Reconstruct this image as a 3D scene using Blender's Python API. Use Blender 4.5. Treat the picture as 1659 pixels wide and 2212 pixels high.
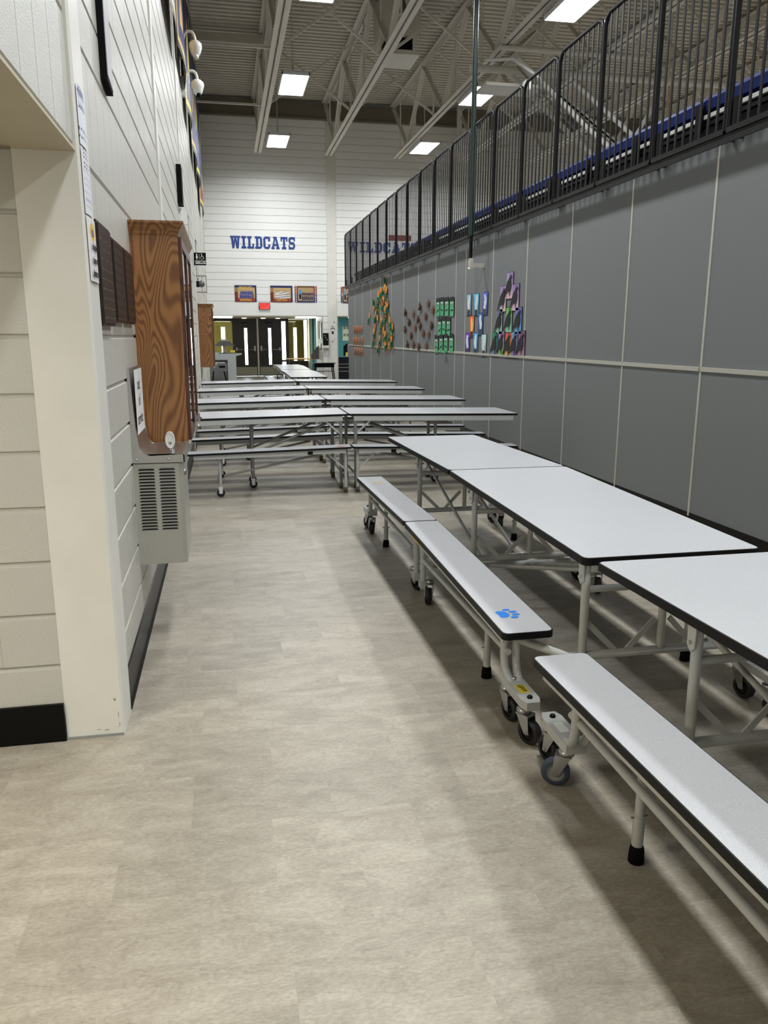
import bpy, math, random
from mathutils import Vector, Matrix
random.seed(7)
C = bpy.context.scene.collection
for o in list(bpy.data.objects): bpy.data.objects.remove(o)
PI = math.pi

# ------------------------------------------------------------------ camera
F_PX, CAM_H = 1693.0, 1.525
yaw, pitch = math.radians(11.2338), math.radians(12.6366)
cd = bpy.data.cameras.new('camera'); cam = bpy.data.objects.new('camera', cd); C.objects.link(cam)
cd.sensor_fit = 'VERTICAL'; cd.sensor_height = 36.0; cd.lens = F_PX/2212.0*36.0
cd.clip_start = 0.05; cd.clip_end = 200
fw = Vector((math.sin(yaw)*math.cos(pitch), math.cos(yaw)*math.cos(pitch), -math.sin(pitch)))
rt = Vector((math.cos(yaw), -math.sin(yaw), 0)); up = rt.cross(fw)
M = Matrix((rt, up, -fw)).transposed().to_4x4(); M.translation = (0, 0, CAM_H)
cam.matrix_world = M
bpy.context.scene.camera = cam

# ------------------------------------------------------------------ world, exposure
w = bpy.data.worlds.new('world'); bpy.context.scene.world = w; w.use_nodes = True
w.node_tree.nodes['Background'].inputs[0].default_value = (0.80, 0.90, 1.0, 1)
w.node_tree.nodes['Background'].inputs[1].default_value = 7.0
vs = bpy.context.scene.view_settings
vs.view_transform = 'Standard'; vs.look = 'None'; vs.gamma = 1.0; vs.use_curve_mapping = False
vs.exposure = 1.0
LAMP = 3.0
WATTS = 64.0

# ------------------------------------------------------------------ materials
def srgb(r, g, b):
    f = lambda c: (c/255/12.92) if c/255 <= 0.04045 else ((c/255+0.055)/1.055)**2.4
    return (f(r), f(g), f(b), 1)
class N:
    def __init__(s, name):
        s.m = bpy.data.materials.new(name); s.m.use_nodes = True; s.t = s.m.node_tree
        s.b = s.t.nodes['Principled BSDF']
    def n(s, typ, **kw):
        x = s.t.nodes.new(typ)
        for k, v in kw.items(): setattr(x, k, v)
        return x
    def l(s, a, b): s.t.links.new(a, b)
def mat(name, col, rough=0.5, metal=0.0, var=0.0, vscale=6.0, bump=0.0, bscale=120.0, rnd=0.0, spec=0.5, coat=0.0, emit=None, estr=0.0, alpha=1.0, speck=None):
    k = N(name); b = k.b
    b.inputs['Base Color'].default_value = col; b.inputs['Roughness'].default_value = rough
    b.inputs['Metallic'].default_value = metal; b.inputs['Specular IOR Level'].default_value = spec
    b.inputs['Coat Weight'].default_value = coat
    tc = k.n('ShaderNodeTexCoord')
    last = None
    if var > 0 or rnd > 0 or speck:
        val = k.n('ShaderNodeValue'); val.outputs[0].default_value = 1.0; src = val.outputs[0]
        if var > 0:
            nz = k.n('ShaderNodeTexNoise'); nz.inputs['Scale'].default_value = vscale; nz.inputs['Detail'].default_value = 5
            k.l(tc.outputs['Object'], nz.inputs['Vector'])
            mr = k.n('ShaderNodeMapRange'); mr.inputs[1].default_value = .3; mr.inputs[2].default_value = .7
            mr.inputs[3].default_value = 1-var; mr.inputs[4].default_value = 1+var
            k.l(nz.outputs['Fac'], mr.inputs[0]); src = mr.outputs[0]
        if rnd > 0:
            oi = k.n('ShaderNodeObjectInfo'); m2 = k.n('ShaderNodeMapRange')
            m2.inputs[3].default_value = 1-rnd; m2.inputs[4].default_value = 1+rnd
            k.l(oi.outputs['Random'], m2.inputs[0])
            mm = k.n('ShaderNodeMath', operation='MULTIPLY'); k.l(src, mm.inputs[0]); k.l(m2.outputs[0], mm.inputs[1]); src = mm.outputs[0]
        if speck:
            nz = k.n('ShaderNodeTexNoise'); nz.inputs['Scale'].default_value = speck[0]; nz.inputs['Detail'].default_value = 1
            k.l(tc.outputs['Object'], nz.inputs['Vector'])
            mr = k.n('ShaderNodeMapRange'); mr.inputs[1].default_value = .35; mr.inputs[2].default_value = .65
            mr.inputs[3].default_value = 1-speck[1]; mr.inputs[4].default_value = 1+speck[1]*.5
            k.l(nz.outputs['Fac'], mr.inputs[0])
            mm = k.n('ShaderNodeMath', operation='MULTIPLY'); k.l(src, mm.inputs[0]); k.l(mr.outputs[0], mm.inputs[1]); src = mm.outputs[0]
        vm = k.n('ShaderNodeVectorMath', operation='SCALE'); vm.inputs[0].default_value = col[:3]
        k.l(src, vm.inputs['Scale']); k.l(vm.outputs[0], b.inputs['Base Color'])
    if bump > 0:
        nz = k.n('ShaderNodeTexNoise'); nz.inputs['Scale'].default_value = bscale; nz.inputs['Detail'].default_value = 3
        k.l(tc.outputs['Object'], nz.inputs['Vector'])
        bp = k.n('ShaderNodeBump'); bp.inputs['Strength'].default_value = bump; bp.inputs['Distance'].default_value = .004
        k.l(nz.outputs['Fac'], bp.inputs['Height']); k.l(bp.outputs[0], b.inputs['Normal'])
    if emit:
        b.inputs['Emission Color'].default_value = emit; b.inputs['Emission Strength'].default_value = estr
    return k.m
def glass(name, tint=(1,1,1,1), rough=0.0, fac=0.12):
    k = N(name); k.t.nodes.remove(k.b)
    tr = k.n('ShaderNodeBsdfTransparent'); tr.inputs[0].default_value = tint
    gl = k.n('ShaderNodeBsdfGlossy'); gl.inputs['Roughness'].default_value = rough
    mx = k.n('ShaderNodeMixShader'); lw = k.n('ShaderNodeFresnel'); lw.inputs[0].default_value = 1.5
    k.l(lw.outputs[0], mx.inputs[0]); k.l(tr.outputs[0], mx.inputs[1]); k.l(gl.outputs[0], mx.inputs[2])
    k.l(mx.outputs[0], k.t.nodes['Material Output'].inputs[0]); return k.m
def wood(name, c1, c2, bands=16, rough=.35, scale=(9, 9, 1.1)):
    k = N(name); tc = k.n('ShaderNodeTexCoord'); mp = k.n('ShaderNodeMapping'); mp.inputs['Scale'].default_value = scale
    k.l(tc.outputs['Object'], mp.inputs['Vector'])
    nz = k.n('ShaderNodeTexNoise'); nz.inputs['Scale'].default_value = 1.0; nz.inputs['Detail'].default_value = 1.0; nz.inputs['Distortion'].default_value = .4
    k.l(mp.outputs[0], nz.inputs['Vector'])
    a = k.n('ShaderNodeMath', operation='MULTIPLY'); a.inputs[1].default_value = bands*6.28; k.l(nz.outputs['Fac'], a.inputs[0])
    s = k.n('ShaderNodeMath', operation='SINE'); k.l(a.outputs[0], s.inputs[0])
    fine = k.n('ShaderNodeTexNoise'); mp2 = k.n('ShaderNodeMapping'); mp2.inputs['Scale'].default_value = (260, 260, 12)
    k.l(tc.outputs['Object'], mp2.inputs['Vector']); k.l(mp2.outputs[0], fine.inputs['Vector']); fine.inputs['Scale'].default_value = 1
    ad = k.n('ShaderNodeMath', operation='MULTIPLY_ADD'); ad.inputs[1].default_value = 1.6; k.l(fine.outputs['Fac'], ad.inputs[0]); k.l(s.outputs[0], ad.inputs[2])
    cr = k.n('ShaderNodeValToRGB'); cr.color_ramp.elements[0].position = .3; cr.color_ramp.elements[1].position = .95
    cr.color_ramp.elements[0].color = c1; cr.color_ramp.elements[1].color = c2
    mr = k.n('ShaderNodeMapRange'); mr.inputs[1].default_value = -.6; mr.inputs[2].default_value = 2.0
    k.l(ad.outputs[0], mr.inputs[0]); k.l(mr.outputs[0], cr.inputs[0]); k.l(cr.outputs[0], k.b.inputs['Base Color'])
    k.b.inputs['Roughness'].default_value = rough
    return k.m
def floor_mat():
    k = N('vinyl_stone_tile'); tc = k.n('ShaderNodeTexCoord'); oi = k.n('ShaderNodeObjectInfo')
    off = k.n('ShaderNodeVectorMath', operation='SCALE'); off.inputs[0].default_value = (37, 91, 0); k.l(oi.outputs['Random'], off.inputs['Scale'])
    ad = k.n('ShaderNodeVectorMath', operation='ADD'); mpf = k.n('ShaderNodeMapping'); mpf.inputs['Scale'].default_value = (.62, 1.5, 1); k.l(tc.outputs['Object'], mpf.inputs['Vector'])
    k.l(mpf.outputs[0], ad.inputs[0]); k.l(off.outputs[0], ad.inputs[1])
    n1 = k.n('ShaderNodeTexNoise'); n1.inputs['Scale'].default_value = 7; n1.inputs['Detail'].default_value = 14; n1.inputs['Roughness'].default_value = .72; n1.inputs['Distortion'].default_value = .6
    k.l(ad.outputs[0], n1.inputs['Vector'])
    cr = k.n('ShaderNodeValToRGB'); e = cr.color_ramp.elements
    e[0].position = .25; e[0].color = srgb(134, 126, 112); e[1].position = .78; e[1].color = srgb(184, 177, 163)
    m = cr.color_ramp.elements.new(.5); m.color = srgb(160, 152, 137)
    k.l(n1.outputs['Fac'], cr.inputs[0])
    # fine dark pits and veins
    n2 = k.n('ShaderNodeTexNoise'); n2.inputs['Scale'].default_value = 90; n2.inputs['Detail'].default_value = 6; n2.inputs['Roughness'].default_value = .75; k.l(ad.outputs[0], n2.inputs['Vector'])
    m2 = k.n('ShaderNodeMapRange'); m2.inputs[1].default_value = .3; m2.inputs[2].default_value = .72; m2.inputs[3].default_value = .72; m2.inputs[4].default_value = 1.22; k.l(n2.outputs['Fac'], m2.inputs[0])
    vo = k.n('ShaderNodeTexNoise'); vo.inputs['Scale'].default_value = 7; vo.inputs['Detail'].default_value = 8; vo.inputs['Distortion'].default_value = 1.2; k.l(ad.outputs[0], vo.inputs['Vector'])
    sb = k.n('ShaderNodeMath', operation='SUBTRACT'); sb.inputs[1].default_value = .5; k.l(vo.outputs['Fac'], sb.inputs[0])
    ab = k.n('ShaderNodeMath', operation='ABSOLUTE'); k.l(sb.outputs[0], ab.inputs[0])
    m3 = k.n('ShaderNodeMapRange'); m3.inputs[1].default_value = 0; m3.inputs[2].default_value = .012; m3.inputs[3].default_value = .88; m3.inputs[4].default_value = 1.0; k.l(ab.outputs[0], m3.inputs[0])
    m4 = k.n('ShaderNodeMapRange'); m4.inputs[3].default_value = .89; m4.inputs[4].default_value = 1.07; k.l(oi.outputs['Random'], m4.inputs[0])
    a = k.n('ShaderNodeMath', operation='MULTIPLY'); k.l(m2.outputs[0], a.inputs[0]); k.l(m3.outputs[0], a.inputs[1])
    b = k.n('ShaderNodeMath', operation='MULTIPLY'); k.l(a.outputs[0], b.inputs[0]); k.l(m4.outputs[0], b.inputs[1])
    vm = k.n('ShaderNodeVectorMath', operation='SCALE'); k.l(cr.outputs[0], vm.inputs[0]); k.l(b.outputs[0], vm.inputs['Scale'])
    k.l(vm.outputs[0], k.b.inputs['Base Color']); k.b.inputs['Roughness'].default_value = .42
    bp = k.n('ShaderNodeBump'); bp.inputs['Strength'].default_value = .15; bp.inputs['Distance'].default_value = .002
    k.l(n2.outputs['Fac'], bp.inputs['Height']); k.l(bp.outputs[0], k.b.inputs['Normal'])
    return k.m
def vcol_mat(name='print_ink', rough=.5):
    k = N(name); a = k.n('ShaderNodeVertexColor'); a.layer_name = 'Col'; k.l(a.outputs[0], k.b.inputs['Base Color']); k.b.inputs['Roughness'].default_value = rough
    return k.m
MT = dict(
    floor=floor_mat(),
    block=mat('painted_block', srgb(191, 189, 181), .38, bump=.55, bscale=170, rnd=.006, var=.015),
    blockfar=mat('painted_block_lit_tone', srgb(234, 234, 231), .45, bump=.3, bscale=90, rnd=.004, var=.01),  # lighter copy of the block paint; the far wall's lamplight is put into its colour
    joint=mat('painted_joint', srgb(186, 183, 174), .55, bump=.3),
    cream=mat('cream_paint', srgb(220, 218, 210), .42, var=.03, bump=.08, bscale=60),
    plaster=mat('painted_plaster', srgb(190, 180, 156), .6, var=.03),
    blackbase=mat('black_rubber_base', srgb(5, 5, 6), .35, spec=.2, bump=.05),
    deck=mat('painted_steel_deck', srgb(206, 200, 186), .6, var=.04),
    steel=mat('painted_truss_steel', srgb(216, 211, 200), .5, var=.04),
    brown=mat('brown_beam_paint', srgb(120, 113, 98), .6),
    gray=mat('gray_fabric_panel', srgb(120, 123, 124), .85, bump=.25, bscale=500, rnd=.012),
    alum=mat('aluminium_batten', srgb(205, 203, 192), .35, .35),
    blackmetal=mat('black_powder_coat', srgb(5, 5, 7), .42, spec=.25),
    blackflat=mat('matte_black', srgb(6, 6, 7), .8, spec=.15),
    blue=mat('blue_seat_plastic', srgb(10, 34, 108), .6, spec=.3),
    white=mat('white_plastic', srgb(226, 226, 222), .4),
    laminate=mat('speckled_laminate', srgb(186, 187, 190), .33, speck=(430, .15), var=.012, vscale=3),
    rubber=mat('black_edge_band', srgb(6, 6, 7), .5, spec=.25),
    frame=mat('table_frame_enamel', srgb(184, 186, 184), .32, coat=.3, var=.05, vscale=14),
    grayframe=mat('grey_table_frame', srgb(140, 141, 138), .35, .25),
    greenpole=mat('dark_green_enamel', srgb(30, 50, 46), .3),
    chrome=mat('zinc_steel', srgb(178, 178, 180), .25, .9),
    stainless=mat('brushed_stainless', srgb(190, 190, 188), .28, .95, bump=.04, bscale=300),
    cooler=mat('grey_cooler_paint', srgb(178, 177, 168), .35, .35, speck=(600, .08)),
    louver=mat('dark_louver_recess', srgb(14, 14, 14), .8),
    oak=wood('oak_veneer', srgb(150, 103, 58), srgb(106, 66, 34), bands=30, scale=(5.0, 5.0, 1.0)),
    darkoak=wood('dark_stained_frame', srgb(92, 50, 32), srgb(50, 26, 18), rough=.3),
    plaque=mat('walnut_plaque', srgb(40, 23, 18), .4, var=.15, vscale=20),
    brass=mat('brass_plate', srgb(214, 190, 130), .25, .8),
    glass=glass('clear_glass', (.93, .96, .95, 1)),
    oliveglass=glass('tinted_glass', (.88, .84, .62, 1)),
    olive=mat('olive_wall', srgb(112, 104, 48), .7),
    doorbrown=mat('dark_brown_door', srgb(42, 34, 24), .4),
    kick=mat('dull_kick_plate', srgb(150, 148, 128), .4, .3),
    teal=mat('teal_paint', srgb(62, 142, 146), .55),
    navy=mat('navy_cabinet', srgb(26, 32, 48), .35),
    paper=mat('white_paper', srgb(228, 228, 226), .6),
    ink=mat('black_ink', srgb(20, 20, 22), .6),
    blueink=mat('royal_blue_vinyl', srgb(28, 62, 134), .4, var=.12, vscale=3),
    redvinyl=mat('dark_red_vinyl', srgb(120, 36, 30), .5),
    printed=vcol_mat(),
    tire=mat('grey_blue_caster_tyre', srgb(60, 72, 92), .5),
    darktire=mat('black_caster_tyre', srgb(30, 30, 32), .5),
    hubgray=mat('grey_caster_hub', srgb(140, 142, 140), .4),
    brownfoot=mat('olive_rubber_foot', srgb(84, 78, 56), .7),
    yellow=mat('yellow_label', srgb(222, 200, 70), .5),
    pawblue=mat('blue_paw_vinyl', srgb(40, 128, 224), .4),
    pawyellow=mat('faded_yellow_paw_vinyl', srgb(214, 190, 112), .5),
    pawred=mat('faded_red_paw_vinyl', srgb(206, 120, 108), .5),
    orange=mat('orange_paper', srgb(226, 140, 40), .7, rnd=.12),
    green=mat('green_paper', srgb(34, 120, 78), .7, rnd=.1),
    facegreen=mat('light_green_paper', srgb(84, 176, 124), .7, rnd=.05),
    bronze=mat('copper_paper', srgb(176, 116, 76), .4, .2, var=.3, vscale=30),
    brownpaper=mat('brown_paper', srgb(112, 78, 60), .7, rnd=.2, var=.15, vscale=30),
    blackpaper=mat('black_paper', srgb(24, 23, 27), .7),
    deskgray=mat('light_grey_laminate', srgb(176, 182, 182), .45),
    kneehole=mat('grey_laminate', srgb(104, 106, 104), .6, var=.1),
    exitred=mat('exit_red_face', srgb(240, 50, 50), .5, emit=(1, .07, .06, 1), estr=.5),
    exitdark=mat('exit_letter_red', srgb(170, 8, 12), .5),
    diffuser=mat('led_diffuser', (1, 1, 1, 1), .5, emit=(.97, .99, 1.0, 1), estr=LAMP),
    lobbylamp=mat('troffer_diffuser', (1, 1, 1, 1), .5, emit=(.95, .98, 1.0, 1), estr=5.0),
    warmlamp=mat('warm_corridor_diffuser', (1, 1, 1, 1), .5, emit=(1.0, .92, .74, 1), estr=22.0),
    hornglass=mat('dome_grey', srgb(90, 92, 92), .2),
    peach=mat('peach_wood', srgb(222, 180, 140), .5),
    concrete=mat('exterior_concrete', srgb(170, 168, 160), .8, var=.08),
)

# ------------------------------------------------------------------ mesh helpers
class MB:
    def __init__(s): s.v = []; s.f = []; s.mi = []; s.sm = []; s.cur = 0
    def add(s, vs, fs, smooth=False):
        o = len(s.v); s.v += [tuple(x) for x in vs]
        for f in fs: s.f.append([i+o for i in f]); s.mi.append(s.cur); s.sm.append(smooth)
    def box(s, a, b):
        x0, y0, z0 = a; x1, y1, z1 = b
        x0, x1 = sorted((x0, x1)); y0, y1 = sorted((y0, y1)); z0, z1 = sorted((z0, z1))
        s.add([(x0,y0,z0),(x1,y0,z0),(x1,y1,z0),(x0,y1,z0),(x0,y0,z1),(x1,y0,z1),(x1,y1,z1),(x0,y1,z1)],
              [(0,3,2,1),(4,5,6,7),(0,1,5,4),(1,2,6,5),(2,3,7,6),(3,0,4,7)]); return s
    def bar(s, p, q, wd, ht, upv=(0,0,1)):
        p = Vector(p); q = Vector(q); d = (q-p).normalized(); u = Vector(upv)
        if abs(d.dot(u)) > .97: u = Vector((0,1,0))
        sd = d.cross(u).normalized()*wd/2; uu = sd.cross(d).normalized()*ht/2
        vs = [p-sd-uu, p+sd-uu, p+sd+uu, p-sd+uu, q-sd-uu, q+sd-uu, q+sd+uu, q-sd+uu]
        s.add(vs, [(0,1,2,3),(7,6,5,4),(0,4,5,1),(1,5,6,2),(2,6,7,3),(3,7,4,0)]); return s
    def tube(s, pts, r, seg=10, caps=True, closed=False):
        pts = [Vector(p) for p in pts]; n = len(pts); rings = []; prev = None
        for i, p in enumerate(pts):
            if closed: d = (pts[(i+1) % n]-pts[i-1]).normalized()
            else: d = (pts[min(i+1, n-1)]-pts[max(i-1, 0)]).normalized()
            if prev is None:
                u = Vector((0,0,1)) if abs(d.z) < .9 else Vector((1,0,0))
                u = (u-d*u.dot(d)).normalized()
            else: u = (prev-d*prev.dot(d)).normalized()
            prev = u; v = d.cross(u)
            rr = r[i] if isinstance(r, (list, tuple)) else r
            rings.append([p+(u*math.cos(2*PI*k/seg)+v*math.sin(2*PI*k/seg))*rr for k in range(seg)])
        vs = [x for ring in rings for x in ring]; fs = []
        m = n if closed else n-1
        for i in range(m):
            j = (i+1) % n
            for k in range(seg): fs.append((i*seg+k, i*seg+(k+1) % seg, j*seg+(k+1) % seg, j*seg+k))
        s.add(vs, fs, True)
        if caps and not closed:
            s.add(rings[0], [tuple(range(seg))[::-1]]); s.add(rings[-1], [tuple(range(seg))])
        return s
    def lathe(s, prof, seg=20, axis='Z', at=(0,0,0)):
        at = Vector(at); vs = []
        for r, z in prof:
            for k in range(seg):
                a = 2*PI*k/seg; c = (r*math.cos(a), r*math.sin(a), z)
                if axis == 'X': c = (c[2], c[0], c[1])
                if axis == 'Y': c = (c[1], c[2], c[0])
                vs.append(at+Vector(c))
        fs = [(i*seg+k, i*seg+(k+1) % seg, (i+1)*seg+(k+1) % seg, (i+1)*seg+k) for i in range(len(prof)-1) for k in range(seg)]
        s.add(vs, fs, True); return s
    def prism(s, poly, axis, a, b):
        # poly: 2-D points; axis: extrusion axis 'X','Y','Z'
        def P(u, v, t): return {'X': (t, u, v), 'Y': (u, t, v), 'Z': (u, v, t)}[axis]
        n = len(poly); vs = [P(u, v, a) for u, v in poly]+[P(u, v, b) for u, v in poly]
        s.add(vs, [tuple(range(n))[::-1], tuple(range(n, 2*n))]+[(i, (i+1) % n, n+(i+1) % n, n+i) for i in range(n)]); return s
    def mesh(s, name, mats):
        me = bpy.data.meshes.new(name); me.from_pydata(s.v, [], s.f)
        if not isinstance(mats, (list, tuple)): mats = [mats]
        for m in mats: me.materials.append(MT[m] if isinstance(m, str) else m)
        me.polygons.foreach_set('material_index', s.mi); me.polygons.foreach_set('use_smooth', s.sm)
        me.update(); return me
    def build(s, name, mats, parent=None, loc=(0,0,0), rot=(0,0,0), **props):
        return inst(name, s.mesh(name, mats), parent, loc, rot, **props)
def inst(name, me, parent=None, loc=(0,0,0), rot=(0,0,0), **props):
    o = bpy.data.objects.new(name, me); C.objects.link(o); o.location = loc; o.rotation_euler = rot
    if parent: o.parent = parent
    for k, v in props.items(): o[k] = v
    return o
def tag(o, label, cat, group=None):
    o['label'] = label; o['category'] = cat
    if group: o['group'] = group
    return o
def empty(name, loc, label=None, cat=None, group=None, rz=0):
    o = bpy.data.objects.new(name, None); C.objects.link(o); o.location = loc; o.rotation_euler = (0,0,rz)
    o.empty_display_size = .1
    if label: tag(o, label, cat, group)
    return o
def box(name, a, b, m, parent=None, **p): return MB().box(a, b).build(name, m, parent, **p)
def text_mesh(txt, size, thick=.0, bold=0.0, font_align='CENTER', squash=1.0):
    cu = bpy.data.curves.new('lettering', 'FONT'); cu.body = txt; cu.size = size; cu.extrude = thick; cu.offset = bold
    cu.align_x = font_align; cu.align_y = 'CENTER'; cu.resolution_u = 3; cu.space_line = 1.0
    o = bpy.data.objects.new('lettering', cu); C.objects.link(o)
    bpy.context.view_layer.update()
    me = bpy.data.meshes.new_from_object(o.evaluated_get(bpy.context.evaluated_depsgraph_get()))
    bpy.data.objects.remove(o); bpy.data.curves.remove(cu)
    if squash != 1.0:
        for v in me.vertices: v.co.x *= squash
    return me
def text(name, txt, size, m, parent, loc, rot, thick=.001, bold=0.0, squash=1.0):
    me = text_mesh(txt, size, thick, bold, squash=squash); me.materials.clear(); me.materials.append(MT[m])
    return inst(name, me, parent, loc, rot)
def print_mesh(name, wd, ht, nx, ny, fn, m='printed', bend=0.0):
    """flat printed sheet in local XZ plane facing -Y, fn(u,v)->srgb 0..255"""
    vs = [(wd*(i/nx-.5), -bend*math.sin(PI*i/nx), ht*(j/ny-.5)) for j in range(ny+1) for i in range(nx+1)]
    fs = [(j*(nx+1)+i, j*(nx+1)+i+1, (j+1)*(nx+1)+i+1, (j+1)*(nx+1)+i) for j in range(ny) for i in range(nx)]
    me = bpy.data.meshes.new(name); me.from_pydata(vs, [], fs)
    ca = me.color_attributes.new('Col', 'BYTE_COLOR', 'CORNER')
    data = []
    for j in range(ny):
        for i in range(nx):
            c = srgb(*fn((i+.5)/nx, (j+.5)/ny)); data += list(c)*4
    ca.data.foreach_set('color', data)
    me.materials.append(MT[m]); return me
ORD = ['first', 'second', 'third', 'fourth', 'fifth', 'sixth', 'seventh', 'eighth', 'ninth', 'tenth', 'eleventh', 'twelfth', 'thirteenth', 'fourteenth', 'fifteenth', 'sixteenth', 'seventeenth', 'eighteenth', 'nineteenth', 'twentieth', 'twenty-first', 'twenty-second', 'twenty-third', 'twenty-fourth', 'twenty-fifth', 'twenty-sixth', 'twenty-seventh', 'twenty-eighth', 'twenty-ninth', 'thirtieth']
ROOM_Y0, ROOM_Y1, ROOM_X1, DECK_Z = -14.0, 24.5, 20.0, 8.15
LW = -0.465           # face of left wall
GW = 3.52             # face of grey wall

# ================================================================== SETTING
def project(p):
    q = cam_inv @ Vector(p)
    if q.z > -.2: return None
    return (829.5+F_PX*q.x/-q.z, 1106-F_PX*q.y/-q.z, -q.z)
bpy.context.view_layer.update()
cam_inv = M.inverted()

# ---------- floor: individual 12 x 18 inch tiles near the camera
fl = box('floor', (-3.2, ROOM_Y0, -.12), (ROOM_X1, 36.0, -.004), 'joint', kind='structure')
TW, TL, G = .4572, .3048, .00006
rowx = {3.505: .215, 3.2002: -.011, 2.8954: .305, 2.5906: .105, 1.981: .084, 1.6762: .331}
tm = MB().box((-TW/2+G, -TL/2+G, -.004), (TW/2-G, TL/2-G, 0)).mesh('tile', 'floor')
cells = []
r0 = 1.6762
for j in range(-16, 60):
    y0 = r0+TL*j
    key = min(rowx, key=lambda k: abs(k-y0))
    ox = rowx[key] if abs(key-y0) < .02 else random.uniform(0, TW)
    i0 = math.floor((-3.2-ox)/TW)
    for i in range(i0, i0+60):
        x0 = ox+i*TW
        if x0 > 4.2 or x0+TW < -3.2: continue
        cx, cy = x0+TW/2, y0+TL/2
        if cy > 3.1 and cx < -.68: continue
        vis = False
        for dx in (-.5, 0, .5):
            for dy in (-.5, 0, .5):
                p = project((cx+dx*TW, cy+dy*TL, 0))
                if p and -5 < p[0] < 1664 and -5 < p[1] < 2217: vis = True
        cells.append((0 if vis else 1, (cx*.9)**2+cy**2, cx, cy))
cells.sort()
rest = MB(); 
for k, (vv, d, cx, cy) in enumerate(cells):
    if k < 300: inst('tile', tm, fl, (cx, cy, 0))
    else: rest.box((cx-TW/2+G, cy-TL/2+G, -.004), (cx+TW/2-G, cy+TL/2-G, 0))
rest.box((4.4, ROOM_Y0, -.004), (ROOM_X1, 24.5, 0))
rest.box((-.7, r0+TL*60, -.004), (4.4, 36.0, 0))
rest.build('tile_field', 'floor', fl, kind='stuff')

# ---------- block walls
def block_mesh(wd, ht, ch=.0045, dp=.010):
    """block face in local XZ plane, proud along -Y"""
    g = .0045; a, b = wd/2-.0002, ht/2-g; cx = .004; sh = .0013
    m = MB(); o = [(-a, 0, -b), (a, 0, -b), (a, 0, b), (-a, 0, b)]
    i = [(-a, -dp+sh, -b+ch), (a, -dp+sh, -b+ch), (a, -dp+sh, b-ch), (-a, -dp+sh, b-ch)]
    f = [(-a+cx, -dp, -b+ch+.001), (a-cx, -dp, -b+ch+.001), (a-cx, -dp, b-ch-.001), (-a+cx, -dp, b-ch-.001)]
    m.add(o+i+f, [(8,9,10,11)]+[(k, (k+1) % 4, 4+(k+1) % 4, 4+k) for k in range(4)]+[(4+k, 4+(k+1) % 4, 8+(k+1) % 4, 8+k) for k in range(4)])
    return m
def lay(parent, cells, origin, udir, nrot, limit=290):
    """cells: (u, z, w, h) centres on the wall; nearest ones become blocks of their own"""
    o = Vector(origin); ud = Vector(udir); cache = {}; lst = []
    for (u, z, wd, ht) in cells:
        c = o+ud*u+Vector((0, 0, z)); p = project(c)
        seen = p is not None and -60 < p[0] < 1720 and -60 < p[1] < 2270
        lst.append((0 if seen else 1, (c-Vector((0, 0, CAM_H))).length, c, wd, ht))
    lst.sort(key=lambda t: (t[0], t[1])); st = MB(); ang = nrot
    R = Matrix.Rotation(ang, 4, 'Z')
    for k, (s_, d, c, wd, ht) in enumerate(lst):
        key = (round(wd, 3), round(ht, 3))
        if k < limit and s_ == 0:
            if key not in cache: cache[key] = block_mesh(*key).mesh('block', 'block')
            inst('block', cache[key], parent, c, (0, 0, ang))
        else:
            b = block_mesh(*key); st.add([c+R @ Vector(v) for v in b.v], b.f)
    if st.v: st.build('block_field', 'block', parent, kind='stuff')
def courses(u0, u1, z0, z1, ch=.2032, L=.4064, shift0=0):
    out = []; z = z0; k = shift0
    while z < z1-.02:
        h = min(ch, z1-z); u = u0-(L/2 if k % 2 else 0)
        while u < u1-.01:
            a, b = max(u, u0), min(u+L, u1)
            if b-a > .03: out.append(((a+b)/2, z+h/2, b-a, h))
            u += L
        z += ch; k += 1
    return out
def soldiers(u0, u1, z0, z1, wd=.2032):
    out = []; u = u0
    while u < u1-.02:
        b = min(u+wd, u1); out.append(((u+b)/2, (z0+z1)/2, b-u, z1-z0)); u += wd
    return out
JZ = .305
# left wall beyond the steel column (faces +X): local -Y -> +X  => rotate by +90 deg about Z
wl = box('wall_left', (LW-.010-.2, 3.17, 0), (LW-.010, 24.7, DECK_Z), 'joint', kind='structure')
PIL = [6.95, 10.88, 14.81, 18.74, 22.67]
cl = []; edges = [3.17]+[e for p in PIL for e in (p-.1, p+.1)]+[24.5]
for a_, b__ in zip(edges[::2], edges[1::2]):
    cl += courses(a_-3.17, b__-3.17, JZ-.2032, JZ+.2032*9)+soldiers(a_-3.17, b__-3.17, 2.134, 2.540)+courses(a_-3.17, b__-3.17, 2.540, DECK_Z)
lay(wl, cl, (LW-.010, 3.17, 0), (0, 1, 0), PI/2)
for k, p in enumerate(PIL):
    box('wall_column', (LW-.02, p-.1, 0), (LW+.012, p+.1, DECK_Z), 'cream', wl)
# corner column (steel) and header wall over the corridor opening
col = MB()
col.prism([(-.662, 2.956), (-.457, 2.956), (-.449, 2.966), (-.449, 3.165), (-.662, 3.165)], 'Z', 0, DECK_Z)
colo = col.build('trim_1', 'cream', kind='structure')
ch = MB()
for (x, z, a, b_) in ((-.478, .150, .010, .014), (-.468, .085, .003, .030), (-.466, .045, .003, .022), (-.515, .026, .020, .005), (-.545, .030, .016, .003), (-.472, .036, .005, .004)):
    ch.prism([(x-a/2, z), (x+a*.2, z-b_/2), (x+a/2, z), (x+a*.3, z+b_/2), (x-a*.3, z+b_*.4)], 'Y', 2.9552, 2.9562)
ch.build('paint_chip', 'hubgray', colo, kind='stuff')
MB().box((-.664, 2.951, 0), (-.452, 2.957, .010)).build('floor_bead', 'hubgray', colo)
wh = box('wall_left_header', (LW-.19, ROOM_Y0, 2.134), (LW-.010, 2.956, DECK_Z), 'joint', kind='structure')
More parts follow.
